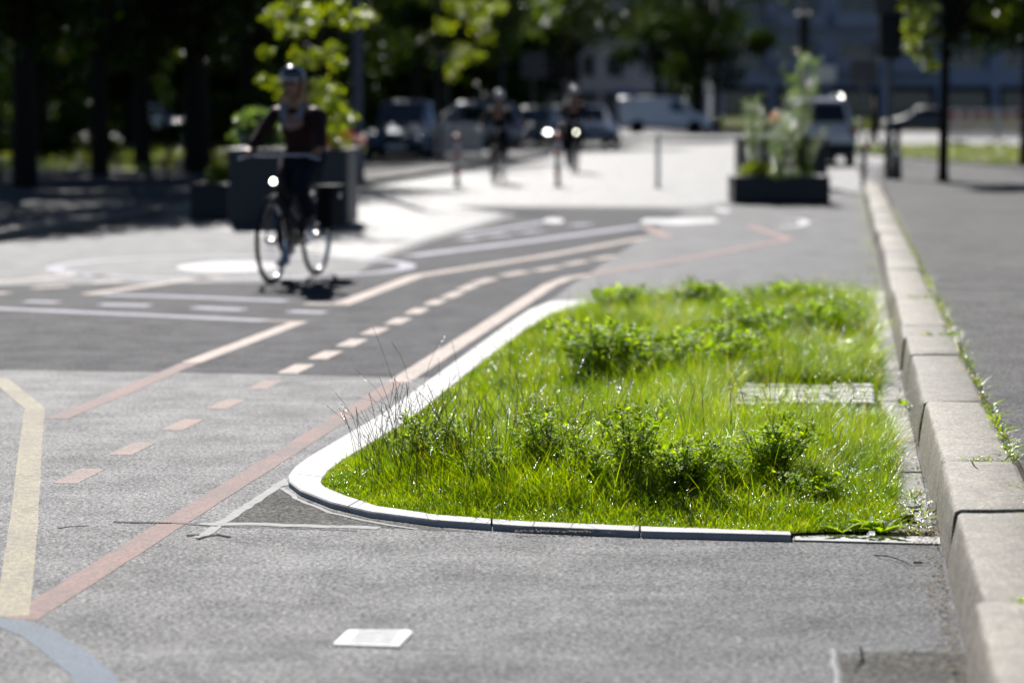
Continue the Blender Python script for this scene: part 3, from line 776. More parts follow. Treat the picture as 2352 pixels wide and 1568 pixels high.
# cigarette end and twigs
p = at(2108, 1297); t = thing('cigarette_end', 'stub of a cigarette lying on the road near the kerb', 'cigarette end', (p.x, p.y, .008), R(-8))
MB().tube([(-.014, 0, 0), (.006, 0, 0)], .0037, 8).build('filter', M['deadleaf'], t); MB().tube([(.006, 0, 0), (.014, 0, 0)], .0036, 8).build('paper', M['crack'], t)
def twig(label, pts, r, z=.006):
    rg = random.Random(len(label)); q = [at(*p) for p in pts]
    return tag(MB().tube([(v.x, v.y, z + rg.uniform(0, .004)) for v in q], [r] * (len(q) - 1) + [r * .4], 5).build('twig', M['bark']), label, 'twig')
twig('long thin twig lying on the road in front of the bed corner', [(2006, 1279), (2040, 1283), (2070, 1293), (2100, 1306)], .002)
twig('forked twig on the road near the bottom right', [(1976, 1490), (1980, 1520), (1965, 1535)], .0035)
twig('short twig on the joint of the kerb stones', [(2230, 1190), (2235, 1200), (2244, 1208)], .003, .2)
# loose organic debris along the kerb foot, and grit
def chips(name, label, cat, pts, smin, smax, mat, seed, z=.003):
    rg = np.random.default_rng(seed); V = []; Q = []; n = 0
    for (x, y) in pts:
        s_ = rg.uniform(smin, smax); a = rg.uniform(0, 6.28); hz = s_ * rg.uniform(.2, .6)
        c, s2 = math.cos(a) * s_, math.sin(a) * s_
        V += [(x - c, y - s2, z), (x + s2 * .5, y - c * .5, z + hz * .4), (x + c, y + s2, z + hz * .2), (x - s2 * .5, y + c * .5, z + hz)]; Q.append((n, n + 1, n + 2, n + 3)); n += 4
    return tag(np_mesh(name, np.array(V), np.array(Q), mat), label, cat, kind='stuff')
rg = np.random.default_rng(5); pts = []
for _ in range(4200):
    y = 5.2 + 13 * rg.uniform(0, 1) ** 1.3; cl = .5 + .5 * math.sin(y * 5.1) * math.sin(y * 2.3 + 1)
    if rg.uniform() < .25 + .75 * cl: pts.append((KX(y) - abs(rg.normal(0, .018 + .03 * cl)), y))
c = at(2100, 1215)
for _ in range(1100): pts.append((c.x + rg.normal(0, .07), c.y + rg.normal(0, .16)))
for _ in range(900): pts.append((at(1700, 1247).x + rg.uniform(-.75, .75), 8.12 + rg.normal(0, .012)))
chips('plant_debris', 'dry plant crumbs gathered at the foot of the granite kerb', 'debris', pts, .002, .008, M['debris'], 6, .014)
pts = [(rg.uniform(-3, 1.6), rg.uniform(6, 14)) for _ in range(130)]
chips('grit', 'scattered dark grit crumbs lying on the road', 'grit', pts, .002, .006, M['grit'], 8, .009)
# moss and weeds in the joint behind the kerb
pts = []; hs = []
for (y0, y1, n) in [(8.6, 10.2, 230), (7.3, 8.0, 90), (10.3, 18, 500), (13.2, 13.4, 60), (18, 30, 300)]:
    for _ in range(n):
        y = rg.uniform(y0, y1); pts.append((KX(y, .30) + rg.normal(0, .016), y))
for yj in (6.09, 8.52, 13.3, 15.96):
    for _ in range(60): pts.append((KX(yj, rg.uniform(.12, .28)), yj + rg.normal(0, .006)))
A = np.array(pts)
g = blades('joint_weeds', A[:, 0], A[:, 1], rg.uniform(.012, .045, len(A)), rg.uniform(.003, .007, len(A)), M['grass'], 9, 1.0, .8, z=.185)
tag(g, 'small weeds and moss in the joints of the granite kerb', 'weeds', kind='stuff')
pts = []
for _ in range(260):
    y = rg.uniform(8.1, 9.0); pts.append((KX(y) - rg.uniform(.01, .13), y))
for _ in range(500):
    y = rg.uniform(18, 39); pts.append((KX(y) - abs(rg.normal(.03, .05)), y))
A = np.array(pts)
g = blades('gutter_weeds', A[:, 0], A[:, 1], rg.uniform(.01, .04, len(A)), rg.uniform(.003, .007, len(A)), M['grass'], 19, 1.0, .8, z=.008)
tag(g, 'scraggy weeds in the gutter at the foot of the granite kerb', 'weeds', kind='stuff')

# ================================================================== TREES AND PLANTING
def leaf_cloud(name, centres, radii, n_each, size, mat, parent, seed, flat=.0):
    rg = np.random.default_rng(seed); C_ = []
    for c, r_ in zip(centres, radii):
        d = unit(rg.normal(0, 1, (n_each, 3))) * (rg.uniform(0, 1, (n_each, 1)) ** .45) * r_
        d[:, 2] *= .7; C_.append(np.array(c) + d)
    C_ = np.concatenate(C_); n = len(C_)
    A_ = unit(rg.normal(0, 1, (n, 3)) + np.array([0, 0, -.35])); sd_ = unit(np.cross(A_, rg.normal(0, 1, (n, 3))))
    L = size * rg.uniform(.6, 1.35, n); V, Q = leaflets(C_, A_, sd_, L, L * .62)
    return np_mesh(name, V, Q, mat, parent)
def tree(name, label, x, y, trunk_h, trunk_r, cz, rx, rz, clumps, per, size, mat, seed, group, z=0, off=(0, 0), ry=None, trunk_lean=0, cr=.24, cat='tree'):
    rg = np.random.default_rng(seed); t = thing(name, label, cat, (x, y, z), 0, group); ry = ry or rx
    b = MB(); top = np.array([trunk_lean, 0, trunk_h])
    b.tube([(0, 0, -.05), (0, 0, .15), (trunk_lean * .3, 0, trunk_h * .35), (trunk_lean * .7, 0, trunk_h * .7), top], [trunk_r * 1.35, trunk_r * 1.05, trunk_r * .95, trunk_r * .85, trunk_r * .6], 10)
    cs = []; rs = []
    for k in range(clumps):
        d = unit(rg.normal(0, 1, 3)) * rg.uniform(.35, 1.0) ** .6
        c = np.array([off[0] + d[0] * rx, off[1] + d[1] * ry, cz + d[2] * rz]); cs.append(c); rs.append(rg.uniform(.7, 1.3) * cr * min(rx, rz))
        if k % 3 == 0:
            m = top * .6 + c * .4 + rg.normal(0, .15, 3); b.tube([top * rg.uniform(.75, 1.0), m, c], [trunk_r * .38, trunk_r * .22, trunk_r * .07], 6)
    b.build('trunk', M['bark'], t, smooth=True)
    leaf_cloud('crown', cs, rs, per, size, mat, t, seed + 1)
    return t
G1 = 'dark trees along the left footpath'
# (px of trunk, depth, trunk_h, r, crown z, rx, rz)
for i, (px, d, th, tr, cz, rx, rz, lb) in enumerate([
    (60, 40, 3.2, .20, 6.0, 3.6, 3.6, 'dark tree at the far left edge of the photograph'),
    (232, 47, 2.9, .17, 6.2, 3.8, 3.9, 'dark tree left of the gap with the lit yellow leaves'),
    (330, 53, 2.9, .19, 6.4, 3.6, 4.0, 'dark tree with a thin trunk in front of the sunlit grass patch'),
    (455, 49, 2.7, .28, 6.0, 4.2, 3.9, 'broad dark tree left of the tall planter'),
    (570, 66, 3.0, .24, 6.8, 4.4, 4.3, 'dark tree behind the cyclist'),
    (760, 72, 3.1, .24, 7.2, 4.6, 4.4, 'dark tree right of the lamp post'),
    (100, 62, 3.0, .22, 6.6, 4.6, 4.2, 'shaded tree deep behind the left lawn')]):
    x = (px - 1176) / F * d
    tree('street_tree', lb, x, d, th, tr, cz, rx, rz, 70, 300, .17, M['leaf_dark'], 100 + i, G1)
G2 = 'tall trees closing the street at the far end'
for i, (px, d, th, tr, cz, rx, rz, mt, lb) in enumerate([
    (300, 98, 3.4, .3, 9.0, 7.5, 7.0, 'leaf_dark', 'large tree far behind the left lawn'),
    (640, 104, 3.6, .3, 9.0, 7.5, 7.0, 'leaf_dark', 'large tree far behind the cyclist'),
    (960, 112, 4.2, .3, 9.6, 6.5, 6.5, 'leaf_mid', 'leafy tree behind the pale van at the end of the street'),
    (1140, 96, 4.0, .28, 8.2, 4.6, 5.0, 'leaf_mid', 'bright green tree over the parked cars'),
    (1320, 118, 4.4, .3, 9.6, 5.5, 6.2, 'leaf_mid', 'green tree in front of the pale building'),
    (1600, 138, 3.6, .35, 8.6, 5.4, 6.6, 'leaf_dark', 'dark round tree left of the apartment building'),
    (1510, 158, 4.2, .35, 10.5, 6.0, 7.5, 'leaf_dark', 'dark tree behind the delivery van')]):
    x = (px - 1176) / F * d
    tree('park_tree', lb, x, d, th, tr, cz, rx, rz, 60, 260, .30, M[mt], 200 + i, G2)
# trees right
t_pt = tree('pavement_tree', 'straight dark street tree on the right footpath with hanging lime leaves', 7.35, 41.3, 3.0, .085, 4.3, 2.1, 2.3, 90, 220, .12, M['leaf_dark'], 301, None, z=.19, off=(.9, .6), cr=.22)
tree('street_tree', 'dark tree at the right edge behind the straight street tree', 12.3, 58, 3.2, .16, 5.8, 2.6, 3.2, 50, 240, .16, M['leaf_dark'], 310, None)

# forest mass closing the view
rg = np.random.default_rng(77); cs = []; rs = []
for k in range(620):
    cs.append((rg.uniform(-75, 2), rg.uniform(150, 172), rg.uniform(0, 20))); rs.append(rg.uniform(1.6, 3.2))
for k in range(150): cs.append((rg.uniform(2, 22), rg.uniform(222, 236), rg.uniform(0, 22))); rs.append(rg.uniform(1.8, 3.2))
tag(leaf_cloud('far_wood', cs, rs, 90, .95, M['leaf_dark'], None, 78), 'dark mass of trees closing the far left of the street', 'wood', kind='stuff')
# low hedges and grass strips in the left park
def lawnblades(name, label, poly, n, h0, h1, wd, z, seed, mat='grass_far'):
    rg = np.random.default_rng(seed); poly = np.array(poly); mn, mx = poly.min(0), poly.max(0)
    X = rg.uniform(mn[0], mx[0], n); Y = rg.uniform(mn[1], mx[1], n); k = inside(X, Y, poly); X, Y = X[k], Y[k]
    return tag(blades(name, X, Y, rg.uniform(h0, h1, len(X)), wd, M[mat], seed, .4, .5, z=z), label, 'grass', kind='stuff')
lawnblades('lawn_grass', 'sunlit grass under the dark trees on the left', [(-60, 46), (LX(46) - 4.5, 50), (LX(95) - 5, 95), (-60, 95)], 60000, .08, .28, .03, .1, 31)
lawnblades('lawn_grass', 'short lawn at the right behind the street tree', [(11.6, 86), (10.6, 74), (11.5, 58), (30, 54), (45, 90)], 22000, .05, .16, .03, .07, 32)
lawnblades('verge_grass', 'strip of tall grass in front of the apartment building', [(10, 142), (60, 142), (60, 166), (10, 166)], 24000, .3, .8, .10, .12, 33)
def bush(name, label, x, y, rx, h, n, size, mat, seed, z=0, group=None, cat='shrub'):
    rg = np.random.default_rng(seed); t = thing(name, label, cat, (x, y, z), 0, group); cs = []; b = MB()
    for k in range(16):
        c = (rg.normal(0, rx * .45), rg.normal(0, rx * .4), h * rg.uniform(.25, .95)); cs.append(c); b.tube([(c[0] * .2, c[1] * .2, 0), (c[0] * .7, c[1] * .7, c[2] * .6), c], [.014, .009, .004], 5)
    b.build('stems', M['bark'], t); leaf_cloud('leaves', cs, [rx * .34] * 16, n, size, M[mat], t, seed); return t
bush('shrub', 'low sunlit bush in the far left of the park', -13.5, 66, 1.7, 1.5, 160, .14, 'leaf_mid', 401)
bush('shrub', 'small bush at the right edge beside the lawn', 13.3, 60, .5, .6, 120, .08, 'leaf_mid', 402)

def X0(px, d): return (px - 1176) / F * d
rg = np.random.default_rng(88)
for k, (x0, x1, y0, h_, lb) in enumerate([(-34, -20, 86, 4.2, 'tall dark hedge at the far left behind the lawn'), (-20.5, -13.5, 89, 4.0, 'tall dark hedge behind the lawn, between the two dark trees'), (-12.6, -8.6, 84, 3.6, 'dark hedge behind the cyclist'), (-30, -9, 118, 5.5, 'dark hedge on the far side of the left road')]):
    t = thing('hedge', lb, 'hedge', ((x0 + x1) / 2, y0, 0)); cs = []; n = int((x1 - x0) * 7); b = MB()
    for i in range(n):
        cx = rg.uniform(x0, x1) - (x0 + x1) / 2; cs.append((cx, rg.uniform(-1, 1), rg.uniform(.3, h_)))
        if i % 4 == 0: b.tube([(cx, 0, 0), (cx + .1, .1, h_ * .8)], [.05, .02], 5)
    b.build('stems', M['bark'], t); leaf_cloud('leaves', cs, [.8] * n, 130, .22, M['leaf_dark'], t, 600 + k)
for i, (px, d, lb) in enumerate([(30, 76, 'tree behind the left lawn at the photograph edge'), (300, 80, 'tree behind the left lawn in line with the lit leaves'), (480, 84, 'tree behind the lawn and the broad dark tree'), (690, 90, 'tree standing behind the young lime tree')]):
    tree('street_tree', lb, (px - 1176) / F * d, d, 2.2, .2, 5.0, 5.0, 3.6, 70, 300, .22, M['leaf_dark'], 150 + i, G1)
bush('shrub', 'dark round shrub below the broad dark tree', X0(520, 55), 55, 1.3, 1.9, 260, .11, 'leaf_dark', 403)
bush('shrub', 'dark low shrub between the lamp post and the tall planter', X0(660, 62), 62, 1.6, 2.0, 260, .11, 'leaf_dark', 404)
bush('shrub', 'dark shrub between the two left tree trunks', X0(160, 60), 60, 1.2, 1.5, 240, .11, 'leaf_dark', 405)
# ------------------------------------------------------------------ planters
def planter(name, label, px0, px1, pybase, height, depth, rz, mat, group):
    a = at(px0, pybase); b_ = at(px1, pybase); wd = (b_ - a).length
    t = thing(name, label, 'planter', ((a.x + b_.x) / 2, a.y + depth / 2, 0), rz, group)
    th = .06
    b = MB()
    b.box((0, -depth / 2 + th / 2, height / 2 + .02), (wd, th, height)); b.box((0, depth / 2 - th / 2, height / 2 + .02), (wd, th, height))
    b.box((-wd / 2 + th / 2, 0, height / 2 + .02), (th, depth - 2 * th, height - .004)); b.box((wd / 2 - th / 2, 0, height / 2 + .02), (th, depth - 2 * th, height - .004))
    b.build('box', mat, t, bevel=.006)
    b = MB()
    for s_, q in ((0, -1), (0, 1)): b.box((0, q * (depth / 2 - .05), height + .032), (wd + .02, .13, .022))
    for q in (-1, 1): b.box((q * (wd / 2 - .05), 0, height + .0315), (.13, depth - .16, .021))
    b.build('rim', mat, t, bevel=.004)
    MB().box((0, 0, height - .04), (wd - 2 * th, depth - 2 * th, .04)).build('soil', M['soil'], t)
    b = MB()
    for sx in (-1, 1):
        b.box((sx * wd * .33, -depth / 2 + .1, .012), (.16, .1, .024))
        b.box((sx * wd * .33, depth / 2 - .1, .012), (.16, .1, .024))
    b.build('foot', M['black'], t)
    return t, wd
GP = 'dark grey street planters'
pl1, w1 = planter('planter', 'tall slate grey planter box behind the cyclist', 528, 802, 522, .90, 1.45, R(-1), M['planter'], GP)
b = MB(); b.box((w1 / 2 + .004, -.25, .10), (.012, .28, .13)); b.build('forklift_slot', M['black'], pl1)
pl2, w2 = planter('planter', 'low dark blue planter box left of the tall one', 437, 525, 505, .42, .9, 0, M['planter_dark'], GP)
pl3, w3 = planter('planter', 'low black planter box on the right side of the road', 1685, 1906, 469, .37, 1.0, 0, M['planter_dark'], GP)
b = MB(); b.box((-.05, -.502, .045), (.5, .012, .07)); b.build('forklift_slot', M['black'], pl3)
pl4, w4 = planter('planter', 'taller black planter box behind the low right one', 1699, 1900, 434, .86, 1.0, 0, M['planter_dark'], GP)
def P_of(o): return o.location
# young maple in the tall planter
def sprays(name, label, px0, ptop, pybot, depth, specs, base, mat, size, seed, cat='tree'):
    """young tree whose clumps are given at their places in the picture: (px, py, radius m, leaves)"""
    t = thing(name, label, cat, base); b = MB(); rg = np.random.default_rng(seed); cs = []; rs = []; Vs = []; n0 = 0
    B = Vector(base); top = None
    for (px, py, r_, dd) in specs:
        p = up(px, py, depth + dd) - B; cs.append(tuple(p)); rs.append(r_)
    hmax = max(c[2] for c in cs)
    b.tube([(0, 0, -.05), (.02, 0, hmax * .3), (-.03, .02, hmax * .65), (0, 0, hmax)], [.035, .03, .02, .008], 8)
    for c in cs:
        z0 = max(.05, c[2] * .62 - .1); b.tube([(0, 0, z0), (c[0] * .55, c[1] * .55, (z0 + c[2]) / 2 + .05), c], [.014, .009, .004], 5)
    b.build('trunk', M['bark'], t, smooth=True)
    leaf_cloud('crown', cs, rs, 58, size, M[mat], t, seed)
    return t
b1 = pl1.location
sprays('young_tree', 'young tree with glowing lime leaves growing in the tall planter', 0, 0, 0, 29.4,
    [(640, 20, .17, 0), (690, 5, .2, .2), (720, 40, .2, -.2), (770, 15, .2, 0), (800, 45, .22, .1), (650, 60, .17, .1), (690, 70, .16, 0), (840, 35, .14, 0), (720, 125, .16, .1), (760, 115, .14, 0), (680, 130, .10, .2), (700, 145, .15, 0), (770, 140, .14, .2),
     (630, 190, .14, 0), (605, 185, .09, 0), (655, 215, .12, .1), (735, 195, .16, 0), (760, 205, .18, .2), (770, 240, .2, 0), (745, 230, .2, .2), (790, 270, .15, 0), (760, 290, .2, .1), (780, 320, .16, 0), (740, 310, .16, -.1), (610, 120, .08, 0), (700, 220, .16, .3), (620, 45, .1, .2)],
    (b1.x + .15, b1.y - .1, .85), 'leaf_lime', .075, 501)
bush('ornamental_grass', 'pale green tufted plant at the left end of the tall planter', b1.x - .45, b1.y + .1, .32, .55, 90, .09, 'leaf_silver', 502, .86, None, 'plant')
bush('flowering_plant', 'low plant with pink red blossom at the right end of the tall planter', b1.x + .55, b1.y + .2, .25, .25, 50, .06, 'redleaf', 503, .86, None, 'plant')
sprays('young_tree', 'glowing lime branches of a young tree over the parked cars', 0, 0, 0, 58,
    [(1045, 10, .35, 0), (1085, 20, .4, 0), (1100, 55, .35, .2), (1115, 85, .3, 0), (1060, 115, .3, 0), (1045, 150, .25, 0), (1020, 60, .3, .5), (1140, 20, .3, .5), (1090, 130, .2, 0), (1040, 175, .2, .3)], ((1010 - 1176) / F * 58, 58, 0), 'leaf_lime', .13, 540)
sprays('young_tree', 'thin young tree with yellow lit leaves between the dark trees', 0, 0, 0, 43,
    [(378, 205, .16, 0), (372, 180, .14, 0), (385, 150, .1, 0), (405, 128, .1, 0), (380, 230, .1, 0)], ((384 - 1176) / F * 43, 43, 0), 'leaf_lime', .10, 541)
sprays('young_tree', 'young tree with yellow lit leaves at the far left edge', 0, 0, 0, 42,
    [(8, 130, .2, 0), (14, 165, .2, 0), (30, 160, .14, 0), (5, 200, .2, 0), (45, 205, .12, 0), (96, 96, .07, 0), (140, 130, .1, 0), (6, 235, .15, 0)], ((0 - 1176) / F * 42, 42, 0), 'leaf_lime', .10, 542)
leaf_cloud('lime_leaves', [tuple(up(px_, py_, 40.6) - Vector((7.35, 41.3, .19))) for px_, py_ in ((2085, 10), (2100, 35), (2130, 20), (2090, 55), (2120, 60), (2105, 110), (2125, 130), (2140, 150), (2095, 100), (2250, 30), (2275, 40), (2300, 50), (2330, 20))], [.16] * 13, 60, .10, M['leaf_lime'], t_pt, 555)
b2 = pl2.location
bush('planter_shrub', 'small lime shrub in the low left planter', b2.x + .15, b2.y, .22, .34, 60, .06, 'leaf_lime', 504, .38, None, 'plant')
b3, b4 = pl3.location, pl4.location
def stemplant(name, label, x, y, z, H, w_, seed, mat='leaf_silver', n=420, size=.045, cat='plant'):
    rg = np.random.default_rng(seed); t = thing(name, label, cat, (x, y, z)); b = MB(); Cs = []; As = []
    for s_ in range(7):
        ax, ay = rg.normal(0, w_, 2); h = H * rg.uniform(.6, 1); pts = [(ax * f, ay * f + 0, h * f) for f in (0, .35, .7, 1)]
        b.tube(pts, [.008, .006, .004, .002], 5)
        for q in range(n // 7):
            f = rg.uniform(.1, 1); Cs.append((ax * f + rg.normal(0, .03), ay * f + rg.normal(0, .03), h * f)); a = rg.uniform(0, 6.28); As.append((math.cos(a), math.sin(a), rg.uniform(-.3, .8)))
    b.build('stems', M['weed_stem'], t); A_ = unit(np.array(As)); nn = len(A_)
    sd_ = unit(np.cross(A_, rg.normal(0, 1, (nn, 3)))); L = size * rg.uniform(.6, 1.4, nn); V, Q = leaflets(np.array(Cs), A_, sd_, L, L * .4); np_mesh('leaves', V, Q, M[mat], t); return t
stemplant('planter_plant', 'silvery plant with upright stems at the left of the low right planter', b3.x - .38, b3.y, .36, 1.30, .15, 511, n=1500)
stemplant('planter_plant', 'tall plume of silvery stems rising above the right planters', b3.x + .30, b3.y + .1, .36, 2.05, .10, 512, n=700)
stemplant('planter_plant', 'glossy leaved plant at the right of the low right planter', b3.x + .36, b3.y - .15, .36, .95, .18, 513, 'leaf_mid', 1700, .05)
stemplant('planter_plant', 'grey green plant in the middle of the low right planter', b3.x - .02, b3.y - .1, .36, .95, .18, 514, n=1500)
bush('planter_plant', 'bright low plant spilling over the front of the low right planter', b3.x - .3, b3.y - .3, .25, .22, 60, .05, 'leaf_lime', 515, .34, None, 'plant')
bush('planter_plant', 'low silvery ground plant along the front rim of the right planter', b3.x + .15, b3.y - .33, .35, .14, 60, .04, 'leaf_silver', 516, .36, None, 'plant')
stemplant('planter_plant', 'dense plant in the taller black planter', b4.x + .2, b4.y, .84, .6, .25, 517, n=900)
p = up(1870, 175, b4.y)
tree('potted_tree', 'slender young tree in the taller black planter with a feathery crown', b4.x + .42, b4.y + .1, 1.0, .018, 1.05, .25, .75, 26, 26, .06, M['leaf_silver'], 520, None, z=.84, cr=.4)
# orange flowers and a russet plant
o = thing('orange_flower', 'orange blossom in the right planter', 'flower', (up(1878 - 3, 265, b4.y).x - 0.5, b4.y - .2, .84)); q0 = up(1880 - 0, 268, b4.y - .2)
pz = up(1879, 268, b4.y - .2)
o.location = (up(1879, 268, b4.y - .2).x, b4.y - .2, .84)
o.location.x = up(1878 - 0, 268, b4.y - .2).x; o.location.x = at(1700, 434).x + .62
b = MB(); hz = up(1700, 268, b4.y - .2).z - .84
b.tube([(0, 0, 0), (.01, 0, hz)], .005, 5); b.build('stem', M['weed_stem'], o)
leaf_cloud('petals', [(0.01, 0, hz), (.02, 0, hz - .05)], [.07, .06], 60, .05, M['orange'], o, 530)

# ================================================================== STREET FURNITURE
def bollard(name, label, px, pyb, h, r_, style, group):
    p = at(px, pyb); t = thing(name, label, 'bollard', (p.x, p.y, 0), 0, group)
    if style == 'grey':
        MB().lathe([(r_, 0), (r_, h - .02), (r_ * .8, h)], n=16).build('post', M['whitepaint'], t, smooth=False)
    else:
        MB().lathe([(r_ * .75, 0), (r_ * .75, h * .25)], n=16).build('post', M['black'] if style == 'dark' else M['metal'], t)
        n = 5
        for k in range(n):
            z0 = h * .25 + (h * .75) * k / n; z1 = h * .25 + (h * .75) * (k + 1) / n
            MB().lathe([(r_ * .95, z0), (r_, z0 + .01), (r_, z1 - .01), (r_ * (.95 if k < n - 1 else .6), z1)], n=16).build('red_band' if k % 2 == 0 else 'white_band', M['redpaint'] if k % 2 == 0 else M['whitepaint'], t)
    MB().lathe([(r_ * 1.5, 0), (r_ * 1.5, .02), (r_ * 1.1, .04)], n=16).build('base', M['black'], t)
    return t
GB = 'bollards across the road'
bollard('bollard', 'red and white bollard left of the middle cyclist', 1050, 430, .95, .055, 'red', GB)
bollard('bollard', 'red topped bollard with a dark lower post, between the two far cyclists', 1281, 430, .98, .055, 'dark', GB)
bollard('bollard', 'plain pale grey bollard in the middle of the sunlit road', 1511, 432, .95, .038, 'grey', GB)
bollard('bollard', 'red and white bollard at the far end of the granite kerb', 1983, 431, .80, .055, 'red', GB)

def pole(name, label, px, depth, h, r_, mat, cat='pole', z=0, head=None, group=None):
    x = (px - 1176) / F * depth; t = thing(name, label, cat, (x, depth, z), 0, group)
    MB().lathe([(r_ * 1.3, 0), (r_ * 1.3, .5), (r_, .55), (r_ * .8, h)], n=14).build('post', M[mat], t, smooth=True)
    return t
t = pole('street_lamp', 'tall grey lamp post behind the tall planter', 822, 42, 6.5, .09, 'metal', 'street lamp', .12)
MB().tube([(0, 0, 6.45), (.2, 0, 6.9), (1.1, 0, 7.1)], [.06, .05, .045], 8).build('arm', M['metal'], t); MB().box((1.35, 0, 7.1), (.6, .25, .12)).build('lamp_head', M['metal'], t, bevel=.03)
for k, (px, lb) in enumerate([(1588, 'tall grey mast above the right end of the delivery van'), (1642, 'second tall grey mast, just right of the delivery van')]):
    t = pole('mast', lb, px, 141, 12, .24, 'signback', 'mast', 0, None, 'tall grey masts behind the road')
    MB().lathe([(.26, 0), (.26, .3), (.2, .35)], n=12).build('base', M['metal'], t)
for (px, d, lb) in [(1006, 100, 'dark pole above the pale parked van'), (1150, 104, 'dark pole behind the head of the middle cyclist')]:
    t = pole('pole', lb, px, d, 9, .11, 'signback', 'pole'); MB().box((0, -.1, 6), (.3, .08, .4)).build('bracket', M['metal'], t)
# signs
def sign(name, label, px, py0, py1, wpx, depth, mat, pr=.04, zb=0, cat='sign', pole_px=None, post=True, round_=False):
    s_ = F / depth; x = (px - 1176) / s_; z0 = up(px, py1, depth).z; z1 = up(px, py0, depth).z; wd = wpx / s_
    t = thing(name, label, cat, (x, depth, zb))
    if post: MB().lathe([(pr, 0), (pr, z1 - zb)], n=12).build('post', M['metal'], t)
    MB().box((0, -pr - .02, (z0 + z1) / 2 - zb), (wd, .03, z1 - z0)).build('panel', mat, t, bevel=.01)
    MB().tube([(-wd * .4, -pr * .4, (z0 + z1) / 2 - zb), (wd * .4, -pr * .4, (z0 + z1) / 2 - zb)], .02, 6).build('bracket', M['metal'], t)
    return t
sign('road_sign', 'square grey back of a road sign behind the granite kerb end', 1978, 135, 192, 62, 62, M['signback'])
sign('road_sign', 'white street name plate above the white estate car', 1880, 152, 188, 68, 75, M['whitepaint'], cat='sign')
t = sign('road_sign', 'pale sign back over the parked cars', 1224, 122, 180, 56, 98, M['signback'])
sign('road_sign', 'narrow pale panel right of the pale sign back', 1308, 188, 222, 34, 100, M['signback'])
sign('advertising_board', 'small blue board left of the delivery van', 1434, 205, 262, 40, 150, simple('blue board', (.03, .11, .30), .5), cat='sign')
sign('road_sign', 'small blue direction sign high behind the parked vans', 1030, 128, 150, 50, 105, simple('faded blue', (.06, .10, .18), .5), cat='sign')
t = sign('road_sign', 'small white arm sign with a red end between the two masts', 1608, 168, 182, 74, 140, M['signback'], cat='sign')
MB().box((.80, -.09, up(1608, 175, 140).z), (.34, .04, .42)).build('red_panel', M['redpaint'], t, bevel=.01)
# signal post at the end of the kerb
t = thing('traffic_signal', 'black traffic signal seen from behind on a grey post at the kerb end', 'traffic light', (at(2040, 432).x, at(2040, 432).y, 0))
dd = at(2040, 432).y; s_ = F / dd
MB().lathe([(.075, 0), (.075, .9), (.055, .95), (.055, 4.0)], n=14).build('post', M['metal'], t, smooth=True)
zt, zb_ = up(2040, 34, dd).z, up(2040, 137, dd).z
MB().box((0, .02, (zt + zb_) / 2), (52 / s_, .3, zt - zb_)).build('signal_head', M['black'], t, bevel=.03)
MB().box((0, -.02, up(2040, 8, dd).z), (78 / s_, .06, .42)).build('backboard', M['signback'], t, bevel=.02)
MB().box((.14 + .42, 0, up(2040, 78, dd).z), (.80, .05, .16)).build('arm_plate', M['signback'], t, bevel=.01)
for k in range(3):
    MB().lathe([(.10, .17), (.11, .30), (.11, .31)], (0, 0, zb_ + .13 + k * (zt - zb_ - .26) / 2), 'Y', 14).build('lens_hood', M['black'], t)
# tapered dark post next to it
t = thing('ticket_post', 'short dark post with a wide foot right of the signal post', 'post', (at(2060, 438).x, at(2060, 438).y, 0))
MB().lathe([(.13, 0), (.11, .05), (.075, .35), (.05, .8), (.05, 1.15), (.03, 1.2)], n=14).build('body', M['black'], t, smooth=True)
MB().lathe([(.06, .62), (.06, .70)], n=14).build('band', M['steel'], t)
t = thing('traffic_signal', 'slim black traffic signal in front of the apartment building', 'traffic light', ((1842 - 1176) / F * 80, 80, 0))
MB().lathe([(.09, 0), (.07, 1), (.06, 5)], n=12).build('post', M['black'], t, smooth=True)
MB().box((0, -.02, up(1842, 85, 80).z), (.36, .3, 1.3)).build('signal_head', M['black'], t, bevel=.04)
for sx in (-.16, .16): MB().lathe([(.02, -.12), (.14, -.08), (.17, 0), (.14, .08), (.02, .12)], (sx, -.05, up(1842, 38, 80).z)).build('lamp_globe', M['metal'], t, smooth=True)
M['beige'] = simple('faded cream plastic', (.72, .60, .50), .6)
# barriers
def barrier(label, x, y, rz, group, L=2.0, H=1.05, red=True):
    t = thing('construction_barrier', label, 'barrier', (x, y, 0), rz, group); b = MB()
    b.box((0, 0, H - .05), (L, .05, .10)); b.box((0, 0, .30), (L, .05, .08)); b.box((-L / 2 + .03, 0, H / 2 + .05), (.06, .055, H - .1)); b.box((L / 2 - .03, 0, H / 2 + .05), (.06, .055, H - .1)); b.build('frame', M['whitepaint'], t, bevel=.008)
    b = MB(); n = 20
    for k in range(n): b.box((-L / 2 + .10 + k * (L - .2) / (n - 1), 0, (H + .3) / 2), (.07, .03, H - .42))
    b.build('slats', M['beige'], t)
    if red:
        b = MB()
        for k in range(4): b.box((-L / 2 + .3 + k * (L - .6) / 3, -.03, H - .22), (.26, .02, .26))
        b.build('reflector', M['redpaint'], t)
    for sx in (-1, 1): MB().box((sx * L * .36, 0, .05), (.14, .7, .10)).build('foot', M['rubber'], t, bevel=.02)
    return t
GR = 'red and white site barriers'
for k, (px, d, rz, lb) in enumerate([(2226, 92, 0, 'red and white site barrier just right of the street tree trunk'), (2345, 92, R(4), 'red and white site barrier at the right edge of the photograph'), (2196, 93.4, R(78), 'site barrier seen end on behind the street tree trunk'), (2462, 92, 0, 'red and white site barrier beyond the right edge')][:3]):
    barrier(lb, (px - 1176) / F * d, d, rz, GR, 2.0, 1.35)
GL = 'white site barriers on the left'
